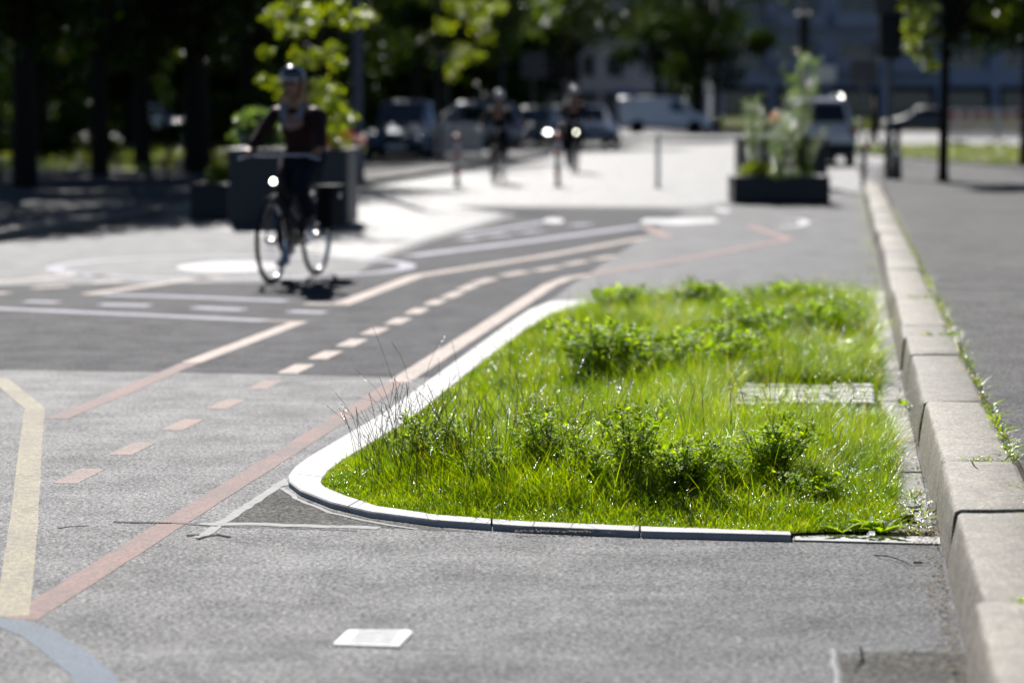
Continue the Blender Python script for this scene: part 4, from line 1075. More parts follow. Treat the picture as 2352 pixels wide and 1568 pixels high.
for k, (px, d, rz, lb) in enumerate([(1040, 62, R(3), 'white site barrier in front of the pale parked van'), (1000, 66, R(65), 'white site barrier turned end on beside the blue car')]):
    barrier(lb, (px - 1176) / F * d, d, rz, GL, 1.5, 1.0, False)

# ================================================================== VEHICLES
def carpaint(name, c, metal=.3):
    m = NT(name); m.col(m.mix(m.ramp(m.noise(2, 4), [(.3, 0.0), (.7, 1.0)]), tuple(x * .92 for x in c), c)); m.set(rough=.28, metal=metal, coat=1.0); m.p.inputs['Coat Roughness'].default_value = .05; return m.m
M['headlight_glow'] = lamp_mat('headlight glow for sun glints', (1, 1, .96), 10)  # glow set on headlights to stand in for sun glints on the cars
M['tail'] = simple('tail lamp red', (.25, .01, .01), .2)
M['clearlamp'] = simple('unlit headlamp', (.18, .18, .19), .3, .2)
def vehicle(name, label, x, y, rz, L, Wd, H, kind, paint, group=None, lights=False, rack=False, cat='car'):
    """x forward; stations: (x, z_low, z_belt, z_roof, belt half width, roof half width)"""
    t = thing(name, label, cat, (x, y, 0), rz, group); hw = Wd / 2; hl = L / 2; b0 = .22; belt = H * .56
    if kind == 'van':
        st = [(-1, .30, .9 * belt, H * .93, .95, .86), (-.985, .24, belt, H * .985, 1, .9), (-.5, b0, belt, H, 1, .9), (.12, b0, belt, H, 1, .9), (.34, b0, belt, H * .95, 1, .86), (.62, b0, belt, belt + .06, .99, .80), (.90, b0, belt * .86, belt * .88, .95, .8), (1, .30, belt * .62, belt * .64, .86, .74)]
    elif kind == 'estate':
        st = [(-1, .35, .86 * belt, .9 * belt, .93, .80), (-.95, .26, belt, belt + .05, .98, .8), (-.80, b0, belt, H * .965, 1, .74), (-.4, b0, belt, H, 1, .76), (.05, b0, belt, H * .985, 1, .76), (.46, b0, belt, belt + .04, 1, .76), (.86, b0, belt * .84, belt * .87, .96, .78), (1, .32, belt * .58, belt * .60, .86, .74)]
    else:
        st = [(-1, .36, .82 * belt, .86 * belt, .92, .78), (-.96, .27, belt, belt + .03, .97, .8), (-.62, b0, belt, H * .93, 1, .70), (-.25, b0, belt, H, 1, .72), (.08, b0, belt, H * .975, 1, .72), (.48, b0, belt, belt + .03, 1, .74), (.86, b0, belt * .82, belt * .85, .95, .78), (1, .32, belt * .56, belt * .58, .85, .72)]
    secs = []
    for (fx, z0, zb, zr, wb, wr) in st:
        X = fx * hl; a, r_ = wb * hw, wr * hw; zm = z0 + (zb - z0) * .55
        secs.append([(X, -a * .9, z0), (X, -a * .99, z0 + .08), (X, -a, zm), (X, -a * .97, zb), (X, -r_ * .98, max(zb + .005, zr - .07)), (X, -r_ * .82, zr), (X, 0, zr + .012), (X, r_ * .82, zr), (X, r_ * .98, max(zb + .005, zr - .07)), (X, a * .97, zb), (X, a, zm), (X, a * .99, z0 + .08), (X, a * .9, z0)])
    MB().rings(secs).build('body', paint, t, smooth=True, bevel=.03)
    def lerp_st(fx):
        for i in range(len(st) - 1):
            if st[i][0] <= fx <= st[i + 1][0]:
                f = (fx - st[i][0]) / (st[i + 1][0] - st[i][0]); return [p + (q - p) * f for p, q in zip(st[i], st[i + 1])]
        return st[-1]
    def side_pt(fx, g, sgn, off=.012):
        s_ = lerp_st(fx); a, r_ = s_[4] * hw * .97, s_[5] * hw * .98; z0, z1 = s_[2], max(s_[2] + .005, s_[3] - .07)
        return (fx * hl, sgn * (a + (r_ - a) * g + off), z0 + (z1 - z0) * g)
    spans = {'van': [(.10, .36)], 'estate': [(-.76, -.42), (-.39, -.02), (.01, .30)], 'hatch': [(-.58, -.30), (-.27, .03), (.06, .30)]}[kind]
    for sgn in (-1, 1):
        for (a, c) in spans:
            c2 = c; lo = [side_pt(a, .10, sgn), side_pt(c2 + (.06 if c == spans[-1][1] else 0), .10, sgn)]; hi = [side_pt(c2, .88, sgn), side_pt(a, .88, sgn)]
            q = lo + hi; iq = [(p[0], p[1] - sgn * .02, p[2]) for p in q]
            MB().add(q + iq, [(0, 1, 2, 3), (7, 6, 5, 4), (0, 4, 5, 1), (1, 5, 6, 2), (2, 6, 7, 3), (3, 7, 4, 0)]).build('side_window', M['glass'], t)
    def cross(fx0, fx1, g0, g1, nm, dx):
        A_, B_ = lerp_st(fx0), lerp_st(fx1)
        za, zb = A_[3], B_[3]; p = [(fx0 * hl + dx, -A_[5] * hw * .84, za + .016), (fx0 * hl + dx, A_[5] * hw * .84, za + .016), (fx1 * hl + dx, B_[5] * hw * .80, zb + .016), (fx1 * hl + dx, -B_[5] * hw * .80, zb + .016)]
        iq = [(q[0], q[1], q[2] - .02) for q in p]
        MB().add(p + iq, [(0, 1, 2, 3), (7, 6, 5, 4), (0, 4, 5, 1), (1, 5, 6, 2), (2, 6, 7, 3), (3, 7, 4, 0)]).build(nm, M['glass'], t)
    ws = {'van': (.37, .58), 'estate': (.10, .42), 'hatch': (.13, .44)}[kind]; cross(ws[0], ws[1], 0, 1, 'windscreen', .015)
    if kind != 'van':
        rs_ = {'estate': (-.93, -.82), 'hatch': (-.91, -.66)}[kind]; cross(rs_[0], rs_[1], 0, 1, 'rear_window', -.03)
    wr = .33 if kind != 'van' else .35
    for fx in (-.60, .64):
        for sgn in (-1, 1):
            wp = bpy.data.objects.new('wheel', None); COL.objects.link(wp); wp.parent = t; wp.location = (fx * hl, sgn * (hw - .09), wr)
            MB().ring((0, 0, 0), wr - .085, .085, 'Y', 28, 8).build('tyre', M['rubber'], wp, smooth=True)
            b = MB(); b.lathe([(.04, .02 * sgn), (wr - .12, .045 * sgn), (wr - .10, -.06 * sgn)], axis='Y', n=20); b.build('rim', M['metal'], wp)
            MB().lathe([(wr + .035, -.02 * sgn), (wr + .035, .102 * sgn)], (fx * hl, sgn * (hw - .09), wr + .01), 'Y', 24).build('wheel_arch', M['rubber'], t)
    f1 = st[-1]
    for sgn in (-1, 1):
        lp = MB(); lp.lathe([(.02, .05), (.10, .035), (.125, 0), (.11, -.05)], (hl * .955, sgn * hw * .68, f1[2] * .98 + .02), 'X', 16); lp.build('headlight', M['headlight_glow'] if lights else M['clearlamp'], t, smooth=True)
        MB().box((-hl * .975, sgn * hw * .86, belt * .88), (.12, .16, .30)).build('tail_light', M['tail'], t, bevel=.03)
        MB().box((hl * .30 if kind != 'van' else hl * .45, sgn * (hw + .09), belt + .07), (.12, .18, .14)).build('mirror', M['black'], t, bevel=.03)
    MB().box((hl * .975, 0, .40), (.12, Wd * .84, .22)).build('front_bumper', M['black'], t, bevel=.04); MB().box((-hl * .985, 0, .42), (.14, Wd * .9, .26)).build('rear_bumper', M['black'], t, bevel=.04)
    MB().box((hl * .995, 0, .62), (.04, Wd * .42, .16)).build('grille', M['black'], t, bevel=.02)
    MB().box((-hl * 1.0, 0, .70), (.02, .52, .11)).build('number_plate', M['whitepaint'], t); MB().box((hl * 1.0 + .04, 0, .44), (.02, .52, .11)).build('number_plate', M['whitepaint'], t)
    if rack:
        for sgn in (-1, 1): MB().tube([(-hl * .7, sgn * hw * .62, H - .02), (-hl * .62, sgn * hw * .64, H + .06), (0, sgn * hw * .64, H + .07), (hl * .12, sgn * hw * .62, H - .01)], .02, 8).build('roof_rail', M['steel'], t)
    return t
white, silver, blue = carpaint('white car paint', (.62, .62, .62), 0), carpaint('silver car paint', (.22, .23, .25)), carpaint('slate blue car paint', (.06, .09, .15))
grey = simple('grey car paint', (.075, .08, .09), .6); pale = carpaint('pale van paint', (.75, .76, .80), 0)
def X_(px, d): return (px - 1176) / F * d
vehicle('delivery_van', 'white delivery van driving across the far end of the road', X_(1524, 132), 132, 0, 5.0, 1.85, 1.98, 'van', pale, cat='van')
vehicle('estate_car', 'white estate car with roof rails parked behind the right planters', X_(1884, 59), 59 + 2.2, R(92), 4.3, 1.70, 1.66, 'estate', white, rack=True)
vehicle('parked_car', 'silver grey estate car behind the white barriers', X_(1062, 80), 82, R(176), 3.0 + 1.2, 1.8, 1.62, 'estate', silver)
GC = 'cars waiting at the far left of the road'
vehicle('waiting_car', 'silver car with sun glints made as glowing headlights between the middle cyclist and the red bollard', X_(1235, 86), 88, R(-97), 4.3, 1.78, 1.48, 'hatch', silver, GC, True)
vehicle('waiting_car', 'white car partly hidden behind the right far cyclist', X_(1352, 84), 86, R(-84), 4.3, 1.8, 1.52, 'hatch', white, GC, False)
vehicle('waiting_car', 'car with sun glints made as glowing headlights just left of the right far cyclist', X_(1283, 97), 99, R(-92), 4.4, 1.78, 1.5, 'hatch', silver, GC, True)
vehicle('parked_car', 'slate blue car right of the tall planter, partly hidden by it', X_(924, 61), 63, R(-94), 4.0, 1.7, 1.62, 'estate', blue)
vehicle('parked_car', 'pale car glimpsed between the dark trees on the left', X_(395, 92), 94, R(-60), 4.2, 1.8, 1.8, 'van', pale, cat='car')
vehicle('parked_car', 'grey car parked in front of the apartment building, right of the signal post', X_(2110, 136), 136, R(178), 4.4, 1.8, 1.45, 'hatch', grey)
vehicle('parked_car', 'dark car with a shining lamp at the far left edge', X_(10, 88), 90, R(-90), 4.2, 1.75, 1.5, 'hatch', grey, None, True)

# ================================================================== BUILDINGS
def block(name, label, x0, x1, y, z1, floors, ground, bays, wall, seed, depth=12, balcony=()):
    t = thing(name, label, 'building', (x0, y, 0)); Wd = x1 - x0; fh = (z1 - ground) / floors; bw = Wd / bays
    b = MB(); b.box((Wd / 2, depth / 2 + .9, z1 / 2), (Wd, depth, z1))
    for k in range(floors + 1):
        z = ground + k * fh; b.box((Wd / 2, .45, z + .25), (Wd, .9, fh * .36))
    for k in range(bays + 1):
        cx = min(max(k * bw, .3), Wd - .3); b.box((cx, .452, (z1 + ground) / 2), (.95 if k % 2 else 1.5, .896, z1 - ground - .01))
    b.build('wall', wall, t)
    MB().box((Wd / 2, 5.5, z1 + .25), (Wd + .8, depth, .5)).build('roof', M['shopfront'], t)
    MB().box((Wd / 2, .62, ground * .45), (Wd, .5, ground * .9)).build('ground_floor', M['shopfront'], t)
    for k in range(bays + 1):
        cx = min(max(k * bw, .3), Wd - .3); MB().box((cx, .2, ground / 2), (.5, .5, ground)).build('column', wall, t)
    for k in range(bays):
        MB().box((k * bw + bw / 2, .34, ground * .42), (bw * .7, .06, ground * .7)).build('shop_window', M['pane'], t)
        for f in range(floors):
            zc = ground + f * fh + .25 + fh * .5; cx = k * bw + bw / 2
            wn = MB(); ww, wh = bw * .62, fh * .56
            wn.box((cx - ww / 2, .86, zc), (.09, .12, wh)); wn.box((cx + ww / 2, .86, zc), (.09, .12, wh)); wn.box((cx, .86, zc), (.07, .11, wh)); wn.box((cx, .86, zc + wh / 2), (ww + .09, .125, .09)); wn.box((cx, .86, zc - wh / 2), (ww + .09, .125, .09))
            o = wn.build('window', M['whitepaint'], t); MB().box((cx, .875, zc), (ww, .04, wh)).build('pane', M['pane'], o)
            if k in balcony:
                MB().box((cx, -.35, zc - wh * .62), (bw * .86, 1.5, .16)).build('balcony', wall, t); MB().box((cx, -1.08, zc - wh * .62 + .5), (bw * .86, .06, .95)).build('balcony_front', wall, t)
    return t
block('apartment_building', 'large pale blue grey apartment building in shade at the upper right', 14.6, 46.6, 174, 19, 5, 3.2, 8, M['facade'], 1, balcony=(1, 2, 3))
block('apartment_building', 'light grey building glimpsed between the far trees', 4.8, 12.8, 205, 19, 5, 3.0, 3, M['facade2'], 2)
block('apartment_building', 'dull brown building hidden behind the trees above the parked cars', -16, 4.0, 186, 21, 6, 3.2, 6, M['brick'], 3)
block('apartment_building', 'dark building behind the wood at the far left', -80, -22, 182, 24, 7, 3.2, 14, M['brick'], 4)

# ================================================================== PEOPLE AND BICYCLES
def skin(name, J, E, mat, parent, sub=2, root=0):
    names = list(J); me = bpy.data.meshes.new(name)
    me.from_pydata([J[k][0] for k in names], [(names.index(a), names.index(b)) for a, b in E], [])
    o = bpy.data.objects.new('tmp', me); COL.objects.link(o)
    sm = o.modifiers.new('s', 'SKIN'); sm.branch_smoothing = .6; sm.use_smooth_shade = True
    for i, k in enumerate(names):
        r_ = J[k][1]; r_ = r_ if isinstance(r_, tuple) else (r_, r_)
        me.skin_vertices[0].data[i].radius = r_; me.skin_vertices[0].data[i].use_root = (i == root)
    su = o.modifiers.new('u', 'SUBSURF'); su.levels = sub; su.render_levels = sub
    dg = bpy.context.evaluated_depsgraph_get(); dg.update()
    m2 = bpy.data.meshes.new_from_object(o.evaluated_get(dg)); bpy.data.objects.remove(o)
    m2.name = name; m2.materials.clear(); m2.materials.append(mat)
    m2.polygons.foreach_set('use_smooth', [True] * len(m2.polygons))
    r2 = bpy.data.objects.new(name, m2); COL.objects.link(r2); r2.parent = parent; return r2
M['skin'] = simple('skin', (.34, .18, .12), .55, var=.06)
M['hair_blond'] = simple('blond hair', (.42, .27, .13), .5, var=.3, scale=60)
M['hair_dark'] = simple('dark hair', (.03, .02, .015), .5)
M['jacket'] = simple('dark maroon jacket', (.026, .011, .009), .8, var=.3)
M['sleeve'] = simple('russet sleeve', (.085, .030, .022), .7, var=.25)
M['fleece'] = simple('grey fleece collar', (.22, .21, .23), .95, var=.15, scale=60, bump=.6)
M['jeans'] = simple('dark jeans', (.008, .010, .018), .9, var=.3, scale=30)
M['darkcloth'] = simple('black cloth', (.007, .007, .010), .85)
M['shoe'] = simple('dark shoe', (.02, .02, .022), .6)
M['helmet'] = simple('navy helmet shell', (.012, .022, .04), .22, coat=.6)
M['helmet_w'] = simple('white helmet shell', (.6, .6, .62), .22, coat=.6)
M['eye'] = simple('eye', (.01, .01, .01), .2)
def V3(a, b, f): return tuple(a[i] + (b[i] - a[i]) * f for i in range(3))
def head(t, c, s=1.0, hair='hair_blond', helmet='helmet', yaw=0, longhair=True):
    """face towards +x of the person"""
    cx, cy, cz = c
    def Pt(x, y, z): 
        return (cx + s * (x * math.cos(yaw) - y * math.sin(yaw)), cy + s * (x * math.sin(yaw) + y * math.cos(yaw)), cz + s * z)
    prof = [(.030, -.115), (.048, -.10), (.062, -.07), (.072, -.03), (.077, .01), (.078, .05), (.070, .085), (.05, .108), (.02, .118)]
    # helmet
    if helmet:
        b = MB(); n = 18; secs = []
        for (r_, h) in [(.098, .028), (.106, .05), (.104, .085), (.088, .12), (.058, .143), (.02, .15)]:
            secs.append([Pt(r_ * 1.22 * math.cos(2 * PI * k / n) - .004, r_ * math.sin(2 * PI * k / n), h + .012 * math.cos(2 * PI * k / n)) for k in range(n)])
        b.rings(secs); h_ = b.build('helmet', M[helmet], t, smooth=True)
        b = MB(); b.rings([[Pt(.118 + d_, y_ * .085, .045 + z_) for y_, z_ in ((-1, -.004), (-.5, .004), (0, .008), (.5, .004), (1, -.004), (1, -.012), (0, -.002), (-1, -.012))] for d_ in (-.02, .045)]); b.build('visor', M['helmet_w'], h_)
        b = MB()
        for k in range(5): y_ = (k - 2) * .034; b.tube([Pt(.10 - abs(y_) * .6, y_, .092), Pt(.0, y_ * 1.1, .148 - abs(y_) * .7), Pt(-.09, y_, .10)], .007 * s, 5)
        b.build('vents', M['helmet_w'] if helmet == 'helmet' else M['black'], h_)
        MB().tube([Pt(.02, .082, .03), Pt(.02, .06, -.09), Pt(.03, 0, -.125), Pt(.02, -.06, -.09), Pt(.02, -.082, .03)], .005 * s, 5).build('strap', M['black'], h_)
    # face details
    MB().rings([[Pt(.083, -.011, -.030), Pt(.083, .011, -.030), Pt(.078, 0, -.036)], [Pt(.104, -.012, -.026), Pt(.104, .012, -.026), Pt(.098, 0, -.034)], [Pt(.082, -.006, .012), Pt(.082, .006, .012), Pt(.078, 0, .008)]]).build('nose', M['skin'], t, smooth=True)
    for sg in (-1, 1):
        MB().lathe([(.001, -.006), (.011, -.002), (.012, .002), (.001, .006)], Pt(.080, sg * .030, .006), 'X', 10).build('eye', M['eye'], t, smooth=True)
        MB().lathe([(.004, -.006), (.022, -.004), (.024, .004), (.006, .008)], Pt(-.005, sg * .078, -.012), 'Y', 10).build('ear', M['skin'], t, smooth=True)
    MB().tube([Pt(.082, -.022, -.060), Pt(.089, 0, -.062), Pt(.082, .022, -.060)], .005 * s, 6).build('mouth', M['tail'] if 0 else M['sleeve'], t)
    if hair:
        b = MB(); n = 14; secs = []
        for (r_, h, ox) in ([(.086, .06, -.012), (.090, .02, -.02), (.088, -.03, -.03), (.090, -.08, -.035), (.125, -.13, -.03), (.115, -.20, -.04), (.05, -.27, -.05)] if longhair else [(.082, .06, -.012), (.084, .02, -.016), (.078, -.03, -.024), (.06, -.06, -.03)]):
            secs.append([Pt(ox + r_ * (math.cos(2 * PI * k / n) * .82 if math.cos(2 * PI * k / n) < .25 else -.02), r_ * math.sin(2 * PI * k / n) * 1.12, h) for k in range(n)])
        b.rings(secs); b.build('hair', M[hair], t, smooth=True)
def person(label, loc, rz, pose, cloth, s=1.0, group=None, **hk):
    """pose: dict of joint positions in metres, x forward"""
    t = thing('person', label, 'person', loc, rz, group); t.scale = (s, s, s)
    p = pose; J = {}; E = []
    def j(k, pos, r_): J[k] = (pos, r_)
    j('pelvis', p['pelvis'], (.125, .105)); j('waist', p['waist'], (.115, .09)); j('chest', p['chest'], (.155, .115)); j('upper', p['upper'], (.115, .085))
    j('neck0', p['neck'], .050); nk = p['neck']; hd = p['head']; j('neck1', V3(nk, hd, .42), .046); j('jaw', V3(nk, hd, .68), (.062, .070)); j('head', hd, (.078, .088)); j('crown', (hd[0] - .005, hd[1], hd[2] + .07), (.062, .07))
    E += [('pelvis', 'waist'), ('waist', 'chest'), ('chest', 'upper'), ('upper', 'neck0'), ('neck0', 'neck1'), ('neck1', 'jaw'), ('jaw', 'head'), ('head', 'crown')]
    for q in 'RL':
        sh, el, wr, ha = p['sh' + q], p['el' + q], p['wr' + q], p['ha' + q]
        j('sh' + q, sh, .058); j('el' + q, el, .040); j('wr' + q, wr, .026); j('pm' + q, ha, (.030, .022))
        j('ua' + q, V3(sh, el, .5), .048)
        E += [('upper', 'sh' + q), ('sh' + q, 'ua' + q), ('ua' + q, 'el' + q), ('el' + q, 'wr' + q), ('wr' + q, 'pm' + q)]
        hp, kn, an, to = p['hp' + q], p['kn' + q], p['an' + q], p['to' + q]
        j('hp' + q, hp, .092); j('th' + q, V3(hp, kn, .5), .078); j('kn' + q, kn, .056); j('ca' + q, V3(kn, an, .35), .054); j('an' + q, an, .036); j('to' + q, to, .030); j('he' + q, (an[0] - .045, an[1], an[2] - .05), .03)
        E += [('pelvis', 'hp' + q), ('hp' + q, 'th' + q), ('th' + q, 'kn' + q), ('kn' + q, 'ca' + q), ('ca' + q, 'an' + q), ('an' + q, 'to' + q), ('an' + q, 'he' + q)]
        # fingers curl round the grip
        sgn = -1 if q == 'R' else 1
        for f in range(4):
            o_ = (f - 1.5) * .019; ln = (.030, .034, .033, .026)[f]; base = (ha[0] + p['fd'][0] * .02, ha[1] + o_ * p['fs'][1], ha[2] + o_ * p['fs'][2] + p['fd'][2] * .02)
            k1 = (base[0] + p['fd'][0] * ln, base[1], base[2] + p['fd'][2] * ln + .004); k2 = (k1[0] + p['fd2'][0] * ln * .9, k1[1], k1[2] + p['fd2'][2] * ln * .9); k3 = (k2[0] + p['fd3'][0] * ln * .7, k2[1], k2[2] + p['fd3'][2] * ln * .7)
            for nm, pt in (('a', base), ('b', k1), ('c', k2), ('d', k3)): j('f%s%d%s' % (q, f, nm), pt, .0085 if nm != 'd' else .0072)
            E += [('pm' + q, 'f%s%da' % (q, f)), ('f%s%da' % (q, f), 'f%s%db' % (q, f)), ('f%s%db' % (q, f), 'f%s%dc' % (q, f)), ('f%s%dc' % (q, f), 'f%s%dd' % (q, f))]
        tb = (ha[0] - .005, ha[1] - sgn * .030, ha[2] - .006); j('tb' + q, tb, .011); j('tc' + q, (tb[0] + .024, tb[1] - sgn * .012, tb[2] - .022), .009); E += [('pm' + q, 'tb' + q), ('tb' + q, 'tc' + q)]
    skin('body', J, E, M['skin'], t)
    def grow(keys, edges, add, nm, mat):
        JJ = {k: (J[k][0], tuple(v + add for v in (J[k][1] if isinstance(J[k][1], tuple) else (J[k][1],) * 2))) for k in keys}
        return skin(nm, JJ, [e for e in edges if e[0] in JJ and e[1] in JJ], mat, t)
    J['wrj' + 'R'] = (V3(p['elR'], p['wrR'], .93), .034); J['wrj' + 'L'] = (V3(p['elL'], p['wrL'], .93), .034)
    E2 = E + [('elR', 'wrjR'), ('elL', 'wrjL')]
    JN = (V3(p['upper'], p['neck'], .5), (.075, .06)); J['collar'] = JN; E2.append(('upper', 'collar'))
    grow(['pelvis', 'waist', 'chest', 'upper', 'collar', 'shR', 'uaR', 'elR', 'wrjR', 'shL', 'uaL', 'elL', 'wrjL'], E2, .020, 'jacket', M[cloth[0]])
    J['anR2'] = (V3(p['knR'], p['anR'], 1.0), .045); J['anL2'] = (V3(p['knL'], p['anL'], 1.0), .045); E2 += [('caR', 'anR2'), ('caL', 'anL2')]
    grow(['pelvis', 'hpR', 'thR', 'knR', 'caR', 'anR2', 'hpL', 'thL', 'knL', 'caL', 'anL2'], E2, .018, 'trousers', M[cloth[1]])
    for q in 'RL':
        a, to = p['an' + q], p['to' + q]
        skin('shoe', {'a': ((a[0] - .05, a[1], a[2] - .055), .036), 'b': ((a[0] + .02, a[1], a[2] - .035), .042), 'c': (V3(a, to, .7), .040), 'd': ((to[0] + .03, to[1], to[2]), .030)}, [('a', 'b'), ('b', 'c'), ('c', 'd')], M['shoe'], t)
    if cloth[2]:
        n_ = p['neck']; b = MB()
        for sg in (-1, 1):
            a_ = [(n_[0] - .07, sg * .02, n_[2] + .055), (n_[0] - .02, sg * .085, n_[2] + .045), (n_[0] + .06, sg * .115, n_[2] - .03), (n_[0] + .105, sg * .105, n_[2] - .10)]
            c_ = [(n_[0] - .06, sg * .01, n_[2] + .0), (n_[0] + .0, sg * .05, n_[2] + .01), (n_[0] + .075, sg * .045, n_[2] - .07), (n_[0] + .125, sg * .006, n_[2] - .22)]
            vs = []
            for u, v in zip(a_, c_): vs += [u, v, (v[0] - .02, v[1], v[2] - .005), (u[0] - .02, u[1], u[2] - .01)]
            b.rings([vs[i:i + 4] for i in range(0, 16, 4)])
        co = b.build('collar', M['fleece'], t, smooth=True, bevel=.006); co.location.x = .018
    head(t, (hd[0] + .008, hd[1], hd[2] + .012), **hk)
    return t
RIDE = dict(pelvis=(-.17, 0, .98), waist=(-.14, 0, 1.12), chest=(-.085, 0, 1.28), upper=(-.05, 0, 1.40), neck=(-.03, 0, 1.475), head=(.02, 0, 1.62),
    shR=(-.045, -.185, 1.405), elR=(.075, -.262, 1.225), wrR=(.225, -.315, 1.085), haR=(.275, -.31, 1.082),
    shL=(-.045, .185, 1.405), elL=(.05, .25, 1.20), wrL=(.225, .30, 1.085), haL=(.275, .31, 1.082),
    hpR=(-.15, -.085, .95), knR=(.03, -.12, .565), anR=(-.11, -.125, .20), toR=(.045, -.125, .125),
    hpL=(-.15, .085, .95), knL=(.21, .12, .79), anL=(-.06, .125, .53), toL=(.075, .125, .47),
    fd=(.9, 0, .1), fd2=(.25, 0, -.95), fd3=(-.95, 0, -.2), fs=(0, 1, 0))
def bicycle(label, x, y, rz, group, lamp=True, frame='black', basket=False):
    t = thing('bicycle', label, 'bicycle', (x, y, 0), rz, group)
    rh, fh, bb = Vector((-.52, 0, .35)), Vector((.56, 0, .35)), Vector((-.07, 0, .29))
    for c, st_ in ((rh, 0), (fh, .0)):
        wp = bpy.data.objects.new('wheel', None); COL.objects.link(wp); wp.parent = t; wp.location = c
        MB().ring((0, 0, 0), .332, .021, 'Y', 48, 8).build('tyre', M['rubber'], wp, smooth=True)
        MB().ring((0, 0, 0), .308, .010, 'Y', 40, 6).build('rim', M['steel'], wp, smooth=True)
        b = MB()
        for k in range(28): a = 2 * PI * k / 28; b.tube([(.018 * math.cos(a + .7), .02 * (-1) ** k, .018 * math.sin(a + .7)), (.305 * math.cos(a), 0, .305 * math.sin(a))], .0012, 3, cap=False)
        b.build('spokes', M['steel'], wp)
        MB().lathe([(.012, -.05), (.028, -.03), (.022, 0), (.028, .03), (.012, .05)], axis='Y', n=14).build('hub', M['steel'], wp, smooth=True)
        MB().ring(c, .372, .008, 'Y', 24, 6, R(20 if c is fh else 5), R(205 if c is rh else 160)).build('mudguard', M[frame], t, smooth=True)
    b = MB(); ht, hb, stt = Vector((.34, 0, .93)), Vector((.38, 0, .74)), Vector((-.185, 0, .78))
    for a, c, r_ in ((bb, hb, .021), (ht, hb, .022), (bb, stt, .016), (stt * 0 + bb.lerp(stt, .45), ht.lerp(hb, .35), .018)): b.tube([a, c], r_, 10)
    for sg in (-1, 1):
        o_ = Vector((0, sg * .06, 0)); b.tube([bb + o_ * .5, rh + o_], .010, 8); b.tube([stt, rh + o_], .008, 8)
    b.build('frame', M[frame], t, smooth=True)
    b = MB()
    for sg in (-1, 1): b.tube([hb + Vector((0, sg * .055, -.03)), Vector((.47, sg * .055, .55)), fh + Vector((0, sg * .055, 0))], [.015, .013, .010], 8)
    b.tube([hb + Vector((0, -.06, -.03)), hb + Vector((0, .06, -.03))], .017, 8); b.build('fork', M[frame], t, smooth=True)
    b = MB(); b.tube([ht, (.33, 0, 1.03), (.36, 0, 1.05)], .014, 8); b.tube([(.28, -.37, 1.045), (.30, -.25, 1.052), (.355, -.10, 1.05), (.365, 0, 1.05), (.355, .10, 1.05), (.30, .25, 1.052), (.28, .37, 1.045)], .011, 8); hbar = b.build('handlebar', M['steel'], t, smooth=True)
    for sg in (-1, 1): 
        MB().tube([(.275, sg * .38, 1.044), (.297, sg * .26, 1.052)], .017, 10).build('grip', M['rubber'], hbar)
        MB().tube([(.31, sg * .25, 1.05), (.38, sg * .27, 1.04), (.37, sg * .36, 1.02)], .006, 6).build('brake_lever', M['steel'], hbar)
    b = MB(); secs = []
    for (X, w_, h) in ((-.33, .02, .0), (-.31, .075, .02), (-.24, .085, .022), (-.16, .04, .016), (-.06, .022, .012), (-.03, .008, .0)): secs.append([(X, w_ * math.cos(a), .925 + h + .022 * math.sin(a)) for a in [2 * PI * k / 10 for k in range(10)]])
    b.rings(secs); b.build('saddle', M['black'], t, smooth=True); MB().tube([stt - Vector((0, 0, .05)), (-.20, 0, .91)], .013, 8).build('seat_post', M['steel'], t)
    b = MB(); b.lathe([(.09, -.004), (.098, 0), (.09, .004)], bb + Vector((0, -.06, 0)), 'Y', 28); b.build('chainring', M['steel'], t)
    ang = R(-80)
    for sg, a in ((-1, ang), (1, ang + PI)):
        e = bb + Vector((.17 * math.cos(a), sg * .085, .17 * math.sin(a))); MB().tube([bb + Vector((0, sg * .085, 0)), e], .011, 6).build('crank', M['steel'], t)
        MB().box((e.x, e.y + sg * .05, e.z), (.09, .09, .022)).build('pedal', M['black'], t, bevel=.004)
    b = MB(); b.tube([(-.62, .05, .74), (-.22, .05, .76)], .006, 5); b.tube([(-.62, -.05, .74), (-.22, -.05, .76)], .006, 5); b.tube([(-.6, .07, .74), rh + Vector((0, .07, 0))], .005, 5); b.tube([(-.6, -.07, .74), rh + Vector((0, -.07, 0))], .005, 5)
    for k in range(5): b.tube([(-.6 + k * .09, -.05, .742), (-.6 + k * .09, .05, .742)], .004, 5)
    b.build('carrier', M['black'], t)
    MB().lathe([(.012, -.05), (.034, -.02), (.038, .03), (.036, .038)], (.47, 0, .84), 'X', 16).build('headlight', M['black'], t, smooth=True)
    if lamp: MB().lathe([(.024, 0), (.022, .006), (.0, .010)], (.508, 0, .84), 'X', 16).build('lamp_lens', lamp_mat('lit bicycle lamp', (1, 1, .8), 8), t)
    MB().tube([(.38, 0, .80), (.45, 0, .83)], .008, 6).build('lamp_bracket', M['black'], t)
    return t
G3 = 'cyclists riding towards the camera'; G4 = 'bicycles ridden towards the camera'
fr = at(630, 651); ra = at(726, 632); hd_ = math.atan2(fr.y - ra.y, fr.x - ra.x); mid = (fr + ra) / 2
bicycle('black bicycle with a lit front lamp ridden by the near cyclist', mid.x, mid.y, hd_, G4)
person('person in a helmet and dark jacket with pale fleece collar, riding nearest the camera', (mid.x, mid.y, 0), hd_, RIDE, ('jacket', 'jeans', True), 1.0, G3, hair='hair_blond', helmet='helmet')
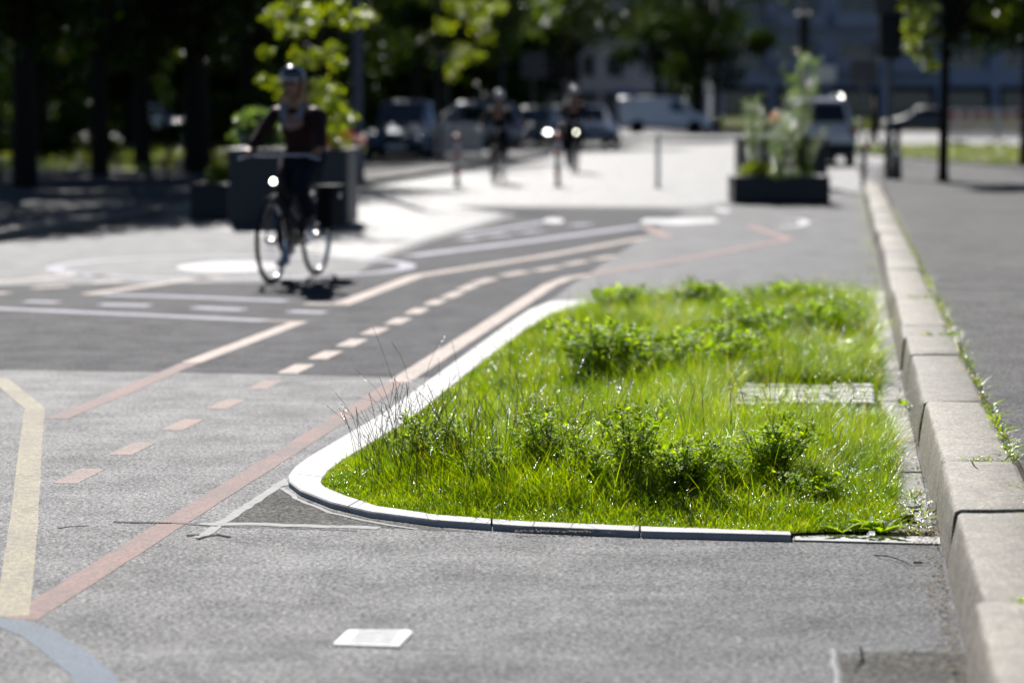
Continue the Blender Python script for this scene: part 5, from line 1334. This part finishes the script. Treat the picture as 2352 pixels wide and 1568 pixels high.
# saddle bag on the near bicycle
t = thing('pannier_bag', 'black bag hanging from the rear carrier of the near bicycle', 'bag', (mid.x, mid.y, 0), hd_)
MB().box((-.42, .16, .58), (.34, .15, .34), taper=.92).build('bag', M['darkcloth'], t, bevel=.04, seg=3); MB().box((-.42, .165, .76), (.36, .18, .05)).build('flap', M['darkcloth'], t, bevel=.02)
MB().lathe([(.02, -.01), (.03, 0), (.02, .01)], (-.42, .25, .70), 'Y', 12).build('buckle', M['steel'], t)
for (px, py, h, s_, rz, lb, lb2, hm, on, hr) in [(1146, 422, 1.6, .98, R(-98), 'person dressed in black cycling in the middle distance, left of the two far cyclists', 'bicycle of the far cyclist on the left, without a lit lamp', 'helmet_w', False, 'hair_dark'),
                                         (1318, 396, 1.8, 1.06, R(-86), 'person dressed in black cycling towards the camera, right of the two far cyclists', 'bicycle with a glaring front lamp ridden by the right far cyclist', 'helmet_w', True, 'hair_dark')]:
    p = at(px, py)
    bk = bicycle(lb2, p.x, p.y, rz, G4, on)
    person(lb, (p.x, p.y, 0), rz, RIDE, ('darkcloth', 'darkcloth', False), 1.0, G3, hair=hr, helmet=hm, longhair=False)
    if s_ != 1.0: bk.scale = (s_,) * 3
    COL.objects[-1]
for o in bpy.data.objects:
    if o.get('category') == 'person' and 'black' in o['label']:
        o.scale = (.98,) * 3 if 'left' in o['label'] else (1.06,) * 3
WALK = dict(pelvis=(0, 0, .94), waist=(0, 0, 1.08), chest=(.01, 0, 1.25), upper=(.01, 0, 1.38), neck=(.01, 0, 1.46), head=(.03, 0, 1.61),
    shR=(.0, -.17, 1.39), elR=(-.09, -.22, 1.11), wrR=(-.04, -.23, .87), haR=(-.03, -.23, .80),
    shL=(.0, .17, 1.39), elL=(.06, .22, 1.12), wrL=(.17, .21, .92), haL=(.20, .21, .86),
    hpR=(0, -.085, .92), knR=(.12, -.09, .52), anR=(.16, -.09, .09), toR=(.31, -.09, .045),
    hpL=(0, .085, .92), knL=(-.02, .09, .50), anL=(-.24, .09, .13), toL=(-.11, .09, .045),
    fd=(.2, 0, -.9), fd2=(.3, 0, -.9), fd3=(.0, 0, -.9), fs=(0, .3, .3))
p = at(2009, 352); pd = person('pedestrian in dark clothes standing on the sunlit path left of the signal post', (p.x, p.y, 0), R(180), WALK, ('darkcloth', 'jeans', False), .98, None, hair='hair_dark', helmet=None, longhair=False)
